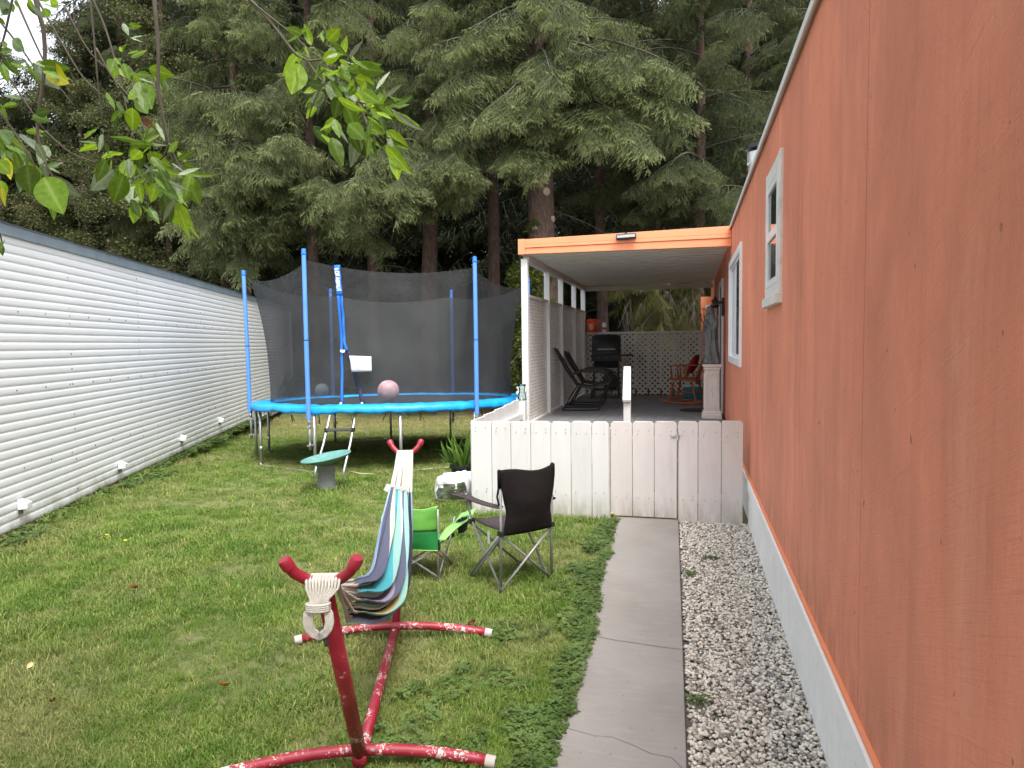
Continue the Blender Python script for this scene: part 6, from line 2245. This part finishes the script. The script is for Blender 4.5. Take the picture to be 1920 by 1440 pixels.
# ================================================================== OVERHANGING LEAFY TREE (its branches dip into view)
ov = thing('overhanging_tree', 'broad leaved tree whose leafy branches hang into the top of the view', 'tree', (-3.6, -1.6, 0))
OB = Vector((-3.6, -1.6, 0))
MB().tube([(0, 0, 0), (.05, .1, 1.2), (.2, .3, 2.4), (.5, .7, 3.4)], [.17, .14, .12, .10], 12).build('trunk', M['branch_bark'], ov, True)
lb = MB()
P, R_, S, I = [], [], [], []
rs = random.Random(77)
for k in range(16):
    e = Vector((rs.uniform(-2.2, 4.2), rs.uniform(-2.2, 3.3), 0))
    e.z = max(3.6, 2.9 + .52 * max(0, (OB + e).dot(FW)) + .5) + rs.uniform(0, 1.3)
    s0 = Vector((.2 + .3 * rs.random(), .3 + .4 * rs.random(), rs.uniform(2.3, 3.4)))
    m_ = s0.lerp(e, .5) + Vector((0, 0, .5))
    lb.tube([s0, s0.lerp(m_, .5) + Vector((0, 0, .1)), m_, e], [.05, .04, .03, .012], 6, caps=False)
    for j in range(22):
        t_ = rs.uniform(.3, 1.05)
        c_ = (s0 * (1 - t_) ** 2 + m_ * 2 * t_ * (1 - t_) + e * t_ * t_) + Vector((rs.gauss(0, .35), rs.gauss(0, .35), rs.gauss(.1, .25)))
        w = OB + c_
        dpt = w.dot(FW)
        if dpt > .2 and w.z < 1.65 + .53 * dpt + .75: continue
        P.append(c_); R_.append((rs.uniform(-.5, .5), rs.uniform(-.5, .6), rs.uniform(0, 6.28))); S.append(rs.uniform(.7, 1.2)); I.append(rs.randrange(3))
lb.build('limbs', M['branch_bark'], ov, True)
scatter('crown', P, R_, S, I, big_clumps, ov)

# branches in view, each leaf a piece of its own
leaf_meshes = {}


def leaf_mesh(var, mat):
    key = (var, mat)
    if key in leaf_meshes: return leaf_meshes[key]
    mb = MB()
    n = 12
    w0 = (.25, .29, .22)[var]
    cr = (.10, -.08, .22)[var]
    fold = (.30, .16, .55)[var]

    def lf(u, v):
        s = (math.sin(math.pi * u ** .80) ** .9) * (1.0 - .15 * u) if 0 < u < 1 else 0
        s = max(s, .0)
        x = (v - .5) * 2
        return Vector((u, x * w0 * s * (1 - fold * .25), cr * (u * u - .25 * u) + fold * .35 * abs(x) ** 1.4 * w0 * s + .012 * math.sin(u * 17 + x * 2) * abs(x) * s))
    mb.grid(lf, 16, 12, att=lambda u, v: max(0.0, 1 - abs(v - .5) * 9))
    mb.tube([(-.22, 0, .03), (-.1, 0, .008), (0, 0, 0)], .008, 4)
    me = mb.mesh('leaf', M[mat], True, 'tip')
    leaf_meshes[key] = me
    return me


def branch(name_pts, r0, r1, d0, d1, parent=ov):
    n = len(name_pts)
    pts = []
    for i, (x, y) in enumerate(name_pts):
        f_ = i / (n - 1)
        pts.append(at(x, y, d0 + (d1 - d0) * f_) - OB)
    # smooth
    sm_ = []
    for i in range(n - 1):
        p0 = pts[max(0, i - 1)]; p1 = pts[i]; p2 = pts[i + 1]; p3 = pts[min(n - 1, i + 2)]
        for t_ in np.linspace(0, 1, 6)[:-1]:
            sm_.append(.5 * ((2 * p1) + (p2 - p0) * t_ + (2 * p0 - 5 * p1 + 4 * p2 - p3) * t_ ** 2 + (3 * p1 - p0 - 3 * p2 + p3) * t_ ** 3))
    sm_.append(pts[-1])
    return MB().tube(sm_, list(np.linspace(r0, r1, len(sm_))), 7).build('branch', M['branch_bark'], parent, True)


def leaves(br_, lst, ox, oy, k, depth, seed):
    rs = random.Random(seed)
    more = []
    for (x0, y0, x1, y1, mt_, wf) in lst + lst[::2]:
        q = rs.uniform(-.9, .9)
        dx, dy = x1 - x0, y1 - y0
        ox_, oy_ = rs.gauss(0, 11 * k), rs.gauss(0, 9 * k)
        more.append((x0 + ox_, y0 + oy_, x0 + ox_ + (dx * math.cos(q) - dy * math.sin(q)) * .9, y0 + oy_ + (dx * math.sin(q) + abs(dy) * math.cos(q)) * .9, rs.choice('bbmmmdp'), rs.uniform(.5, 1)))
    for (x0, y0, x1, y1, mt_, wf) in lst + more:
        d = depth + rs.uniform(-.16, .16)
        a = at(ox + x0 / k, oy + y0 / k, d)
        b_ = at(ox + x1 / k, oy + y1 / k, d + rs.uniform(-.05, .05))
        v = b_ - a
        L = v.length
        X = v.normalized()
        toc = (CAMP - a).normalized()
        Z = (toc - X * toc.dot(X)).normalized()
        tilt = rs.uniform(-.5, .5) if wf > .7 else rs.choice((-1, 1)) * rs.uniform(.8, 1.2)
        Z = (Matrix.Rotation(tilt, 3, X) @ Z)
        if rs.random() < .4: Z = -Z
        Y = Z.cross(X)
        m4 = Matrix((X * L, Y * L * min(1.35, max(.55, wf * 1.12)), Z * L)).transposed().to_4x4()
        m4.translation = a - OB
        o = bpy.data.objects.new('leaf', leaf_mesh(rs.randrange(3) if wf < 1 else rs.randrange(2), {'b': 'leaf_bright', 'm': 'leaf_mid', 'd': 'leaf_dark', 'p': 'leaf_pale', 'y': 'leaf_yellow', 'r': 'leaf_brown'}[mt_]))
        COL.objects.link(o)
        o.parent = br_
        o.matrix_local = m4


b1 = branch([(420, -60), (470, 0), (510, 45), (553, 100), (575, 114), (606, 154), (640, 160), (668, 190), (690, 240)], .0055, .0022, 2.15, 2.25)
c1 = [(310, 155, 165, 100, 'm', .8), (390, 255, 335, 85, 'b', .9), (530, 215, 640, 105, 'b', 1.2), (655, 345, 690, 180, 'b', .9), (715, 355, 825, 212, 'p', .4), (490, 380, 650, 325, 'b', 1.1), (700, 470, 985, 405, 'm', .9), (290, 415, 205, 695, 'b', 1.2), (262, 425, 200, 585, 'd', 1.1), (770, 535, 935, 590, 'b', .9), (940, 670, 850, 560, 'd', .9), (955, 640, 1070, 470, 'p', .4), (1000, 720, 1195, 605, 'p', .5), (1090, 790, 1280, 700, 'd', .8), (880, 805, 1000, 755, 'b', .7), (1110, 840, 1335, 1030, 'p', .7), (955, 835, 1090, 890, 'b', .5), (845, 865, 920, 980, 'p', .7), (915, 885, 1040, 1065, 'd', .9), (1040, 1000, 1255, 1160, 'b', .8), (1035, 1125, 1260, 1380, 'b', .8), (860, 1000, 965, 1155, 'b', .7), (845, 1050, 890, 1270, 'd', .8), (940, 1050, 945, 1240, 'd', .7), (805, 1020, 735, 1320, 'p', .8), (840, 1100, 870, 1385, 'p', .4), (690, 765, 790, 1035, 'm', 1.1), (640, 680, 590, 905, 'd', 1.0), (590, 880, 490, 1035, 'b', .9), (430, 780, 345, 885, 'b', .8), (495, 665, 410, 865, 'p', .35), (405, 955, 560, 1125, 'd', .8), (545, 1075, 650, 1345, 'm', .7), (580, 915, 725, 1105, 'p', .5), (525, 620, 370, 640, 'm', .7), (760, 555, 700, 645, 'b', .9), (845, 600, 910, 745, 'b', .7), (470, 150, 490, 245, 'b', .8), (300, 335, 250, 245, 'm', .7), (705, 430, 630, 375, 'b', .9), (690, 540, 480, 430, 'm', .35), (660, 720, 560, 555, 'm', .8), (1020, 740, 1135, 760, 'm', .7), (405, 700, 392, 795, 'p', .4), (620, 300, 520, 260, 'p', .4), (760, 420, 660, 400, 'p', .5), (560, 560, 600, 760, 'm', .9), (720, 590, 760, 760, 'm', .8), (800, 610, 860, 800, 'p', .8), (600, 470, 700, 560, 'b', .6), (900, 900, 870, 1080, 'm', .7), (520, 520, 640, 470, 'b', .5), (450, 440, 430, 600, 'm', .5), (1060, 1080, 1100, 1160, 'b', .6), (690, 660, 640, 560, 'd', .9), (1130, 800, 1240, 760, 'm', .5)]
leaves(b1, c1, 500, 30, 4.644, 2.2, 1)
for pts in ([(425, -40), (480, 10), (545, 62), (578, 92), (600, 108)], [(668, 190), (700, 200), (730, 222), (745, 250)], [(606, 154), (585, 200), (575, 240)], [(668, 190), (682, 225), (678, 270)], [(575, 114), (605, 110), (630, 95)]):
    branch(pts, .003, .0014, 2.15, 2.2)
b2 = branch([(285, -50), (293, 40), (297, 100), (297, 165), (305, 215), (318, 270), (335, 310), (352, 345)], .0062, .0022, 2.0, 2.12)
c2 = [(835, 385, 985, 430, 'b', 1.1), (745, 605, 748, 732, 'b', 1.2), (800, 465, 865, 628, 'm', .9), (660, 645, 640, 745, 'd', .5), (545, 805, 435, 780, 'd', .7), (790, 800, 650, 750, 'm', .5), (785, 800, 940, 825, 'p', .5), (950, 855, 1005, 790, 'm', .8), (1000, 900, 1095, 840, 'm', .8), (825, 865, 965, 935, 'b', .9), (900, 950, 1040, 995, 'b', .6), (1040, 980, 1188, 1012, 'p', .5), (1045, 990, 1125, 1155, 'm', 1.0), (945, 1015, 1072, 1082, 'p', .5), (955, 1055, 1065, 1145, 'b', .6), (640, 955, 500, 1075, 'p', .8), (695, 985, 640, 1140, 'm', 1.1), (735, 1035, 765, 1170, 'p', .9), (770, 1140, 748, 1260, 'b', .9), (795, 1155, 868, 1238, 'b', .6), (875, 1030, 850, 1140, 'b', .8), (920, 1095, 965, 1258, 'd', 1.0), (1010, 1175, 1062, 1352, 'b', .7), (780, 940, 855, 1022, 'm', .7), (655, 945, 705, 1015, 'p', .7), (595, 895, 545, 1025, 'd', .8), (580, 755, 565, 855, 'p', .6), (835, 715, 785, 805, 'm', .7), (695, 355, 730, 455, 'm', .9), (735, 320, 835, 285, 'm', .7), (645, 335, 618, 415, 'm', .9), (600, 520, 655, 595, 'm', .6), (780, 440, 875, 465, 'p', .5), (860, 705, 795, 672, 'r', .9), (770, 825, 718, 885, 'm', .8), (800, 1000, 755, 925, 'm', .7), (675, 290, 712, 240, 'm', .8), (690, 130, 722, 195, 'p', .8), (730, 210, 802, 242, 'p', .4), (880, 690, 920, 800, 'p', .6), (750, 560, 800, 520, 'b', .7), (690, 860, 600, 880, 'b', .4), (850, 880, 930, 960, 'm', .9), (940, 1000, 990, 1110, 'b', .8), (700, 900, 740, 1010, 'b', .8), (880, 920, 820, 990, 'p', .6)]
leaves(b2, c2, 0, 0, 3.0, 2.05, 2)
for pts in ([(160, -30), (200, 60), (232, 180), (248, 250), (270, 300)], [(180, 90), (215, 150), (268, 205), (312, 228)], [(248, 250), (245, 300), (243, 330)], [(318, 270), (300, 300), (262, 310)], [(168, -20), (178, 90), (185, 170), (192, 230)], [(120, 10), (170, 100), (230, 150)], [(60, -20), (110, 70), (160, 150), (210, 190)], [(30, 0), (90, 130), (140, 200)], [(0, 40), (60, 120), (75, 170)]):
    branch(pts, .0034, .0013, 2.05, 2.12)
b3 = branch([(58, -40), (72, 20), (82, 60), (84, 120), (77, 180), (70, 240), (80, 290), (95, 325), (108, 348)], .0062, .0022, 1.75, 1.85)
c3 = [(250, 375, 412, 478, 'y', .8), (195, 375, 335, 505, 'p', 1.0), (245, 995, 352, 1200, 'm', 1.2), (150, 925, 170, 1095, 'd', 1.2), (80, 815, 150, 935, 'd', 1.1), (205, 805, 262, 915, 'p', .9), (30, 885, 60, 1015, 'y', .8), (8, 1050, 22, 1165, 'y', .7), (245, 925, 342, 972, 'p', .6), (-10, 730, 62, 825, 'd', 1.0), (200, 640, 292, 620, 'd', .8), (5, 290, 92, 290, 'm', .8), (30, 330, 105, 425, 'd', .9), (-5, 545, 42, 615, 'd', .9), (-5, 20, 62, 45, 'd', 1.0), (80, 5, 122, 55, 'm', .9), (150, 15, 212, 92, 'm', .8), (285, -5, 332, 52, 'b', .8), (-5, 85, 52, 72, 'p', .6), (-4, 1365, 16, 1435, 'm', .8), (125, 755, 202, 835, 'p', .7), (150, 345, 75, 350, 'p', .5), (60, 880, 102, 1075, 'm', .5), (15, 255, 65, 300, 'b', .8), (190, 350, 250, 370, 'p', .5), (190, 740, 245, 770, 'p', .6), (110, 560, 20, 520, 'd', .6), (0, 600, 60, 700, 'm', .6), (240, 20, 300, 40, 'b', .6)]
leaves(b3, c3, 0, 0, 3.0, 1.85, 3)
for pts in ([(25, -10), (10, 60), (0, 95), (-15, 160)], [(-10, 105), (20, 150), (60, 210), (84, 245)], [(-10, 195), (25, 245), (60, 300), (72, 330)], [(80, 290), (100, 300), (140, 305)], [(-15, 420), (0, 440), (3, 455)], [(84, 245), (130, 285), (180, 305)]):
    branch(pts, .0032, .0014, 1.8, 1.85)

# ================================================================== LAWN GRASS AND WEEDS
def tuft_mb(seed, nb, hh, spread, wid):
    rs = random.Random(seed)
    mb = MB()
    for k in range(nb):
        a = rs.uniform(0, 6.283)
        r = spread * math.sqrt(rs.random())
        p = Vector((r * math.cos(a), r * math.sin(a), -.006))
        b_ = rs.uniform(0, 6.283)
        h = hh * rs.uniform(.5, 1.15)
        ln = h * rs.uniform(.25, 1.1)
        o = Vector((math.cos(b_), math.sin(b_), 0))
        s = Vector((-o.y, o.x, 0)) * wid * rs.uniform(.7, 1.2)
        q1 = p + o * ln * .25 + Vector((0, 0, h * .55)); q2 = p + o * ln * .62 + Vector((0, 0, h * .9)); q3 = p + o * ln + Vector((0, 0, h * .92 - ln * .12))
        mb.add([p - s, p + s, q1 - s * .9, q1 + s * .9, q2 - s * .6, q2 + s * .6, q3], [(0, 1, 3, 2), (2, 3, 5, 4), (4, 5, 6)])
    return mb


tufts = [template('grass_tuft_%d' % k, tuft_mb(90 + k, 18, .046, .055, .0021), M['grass']) for k in range(5)]
P, R_, S, I = [], [], [], []


def on_lawn(x, y):
    if y < YF and x > edge_x(y, -1) - .012: return False
    if YF - .02 <= y and x > -2.06: return False
    rel = Vector((x, y, 0)) - WA
    if rel.dot(WN) < .035: return False
    return True


for (d0, d1, rho) in ((1.1, 1.6, 700), (1.6, 3.2, 1500), (3.2, 4.6, 1000), (4.6, 7, 620), (7, 10, 380), (10, 13.5, 230), (13.5, 17.6, 150)):
    w0, w1 = -.86, .32
    n = int(rho * ((d1 ** 2 - d0 ** 2) / 2 * (w1 - w0) + (d1 - d0) * 1.3))
    for k in range(n):
        d = math.sqrt(RNG.uniform(d0 * d0, d1 * d1))
        lat = RNG.uniform(w0 * d - 1.3, w1 * d)
        p = FW * d + RT * lat
        if not on_lawn(p.x, p.y): continue
        n1 = mnoise.noise(Vector((p.x * .9, p.y * .9, 0)))
        n2 = mnoise.noise(Vector((p.x * 3.1, p.y * 3.1, 5)))
        n3 = mnoise.noise(Vector((p.x * 1.7, p.y * 1.7, 11)))
        if n3 < -.28 and RNG.random() < .55: continue
        s = .72 + .35 * n1 + .35 * n2
        if d > 3.9: s += .18
        if 4.5 < d < 9.5: s += .25 * max(0, n2 + .2)
        s = max(.38, s) * RNG.uniform(.75, 1.25)
        # taller growth against feet, walls and fence
        if (Vector((p.x, p.y, 0)) - WA).dot(WN) < .14: s *= 1.5
        if YF - .12 < p.y < YF and p.x > -2.1: s *= 1.5
        for (fx, fy, fr) in ((-4.0, 7.09, .22), (-2.36, 6.6, .28)):
            if math.hypot(p.x - fx, p.y - fy) < fr: s *= 1.3
        P.append((p.x, p.y, ground_z(p.x, p.y) - .012)); R_.append((RNG.uniform(-.2, .2), RNG.uniform(-.2, .2), RNG.uniform(0, 6.28)))
        S.append((s * 1.1, s * 1.1, s)); I.append(RNG.integers(0, 5))
scatter('grass', P, R_, S, I, tufts, label='mown lawn grass, fresh green mixed with straw coloured patches')

# clover and weeds creeping over the path edge and along the white wall
def clover_mb(seed):
    rs = random.Random(seed)
    mb = MB()
    for k in range(9):
        a = rs.uniform(0, 6.28); r = .05 * math.sqrt(rs.random())
        h = rs.uniform(.015, .045)
        c_ = Vector((r * math.cos(a), r * math.sin(a), h))
        mb.tube([(c_.x * .5, c_.y * .5, 0), c_], .0008, 3, caps=False)
        for j in range(3):
            q = a + 2.09 * j + rs.uniform(-.2, .2)
            e = Vector((math.cos(q), math.sin(q), rs.uniform(-.15, .3))) * .0145
            s = Vector((-math.sin(q), math.cos(q), rs.uniform(-.2, .2))) * .0075
            mb.add([c_, c_ + e * .6 + s, c_ + e * 1.05 + s * .45, c_ + e, c_ + e * 1.05 - s * .45, c_ + e * .6 - s], [(0, 1, 2, 3), (0, 3, 4, 5)])
    return mb


clv = [template('clover_tuft_%d' % k, clover_mb(120 + k), M['clover']) for k in range(4)]
P, R_, S, I = [], [], [], []
for k in range(2300):
    y = RNG.uniform(1.6, 6.3)
    off = RNG.exponential(.13) - .035
    x = edge_x(y, -1) - off
    nn = mnoise.noise(Vector((x * 3.2, y * 2.4, 2)))
    lim = .035 + .36 * max(0, nn + .12)
    if y > 5.0: lim *= .4
    if off > lim * 1.5: continue
    P.append((x, y, .0 if off > 0 else .026)); R_.append((RNG.uniform(-.3, .3), RNG.uniform(-.3, .3), RNG.uniform(0, 6.28))); q__ = RNG.uniform(.55, 1.15) * (1.0 if off > 0 else .7); S.append((q__, q__, q__ * .7)); I.append(RNG.integers(0, 4))
for k in range(1500):
    s_ = RNG.uniform(-1.5, 11)
    off = RNG.exponential(.22) + .03
    p = WA + WD * s_ + WN * off
    nn = mnoise.noise(Vector((p.x * 1.6, p.y * 1.2, 8)))
    if off > .12 + .75 * max(0, nn + .15): continue
    P.append((p.x, p.y, 0.0)); R_.append((RNG.uniform(-.3, .3), RNG.uniform(-.3, .3), RNG.uniform(0, 6.28))); q__ = RNG.uniform(.9, 1.7); S.append((q__, q__, q__ * .8)); I.append(RNG.integers(0, 4))
for (cx_, cy_, r_, n_) in ((-1.0, 3.75, .18, 22), (-1.15, 2.95, .13, 12), (-.95, 3.2, .15, 16), (-1.05, 2.62, .18, 22), (.16, 5.3, .022, 5), (.05, 3.15, .02, 4), (.02, 4.9, .02, 3)):
    for k in range(n_):
        a = RNG.uniform(0, 6.28); r = r_ * math.sqrt(RNG.random())
        P.append((cx_ + r * math.cos(a) * 1.4, cy_ + r * math.sin(a), .0 if cx_ < 0 - .5 else .018)); R_.append((RNG.uniform(-.3, .3), RNG.uniform(-.3, .3), RNG.uniform(0, 6.28))); q__ = RNG.uniform(.6, 1.2); S.append((q__, q__, q__ * .7)); I.append(RNG.integers(0, 4))
scatter('clover', P, R_, S, I, clv, label='dark green clover creeping along the path edge and the foot of the white wall')

# needle litter and scrub at the forest edge
P, R_, S, I = [], [], [], []
for k in range(420):
    d_ = RNG.uniform(17.6, 25); px_ = RNG.uniform(430, 1500)
    p = FW * d_ + RT * ((px_ - CX) / F_PX * d_)
    if p.x > -2.6 and p.y < 16.5: continue
    if p.x > .2 and p.y < 18.2: continue
    P.append((p.x, p.y, ground_z(p.x, p.y) + RNG.uniform(0, .3))); R_.append((RNG.uniform(-.4, .4), RNG.uniform(-1.4, -.3), RNG.uniform(0, 6.28))); S.append(RNG.uniform(.4, 1.0)); I.append(RNG.integers(0, 3))
scatter('undergrowth', P, R_, S, I, far_sprays, label='dark low undergrowth on the forest floor')
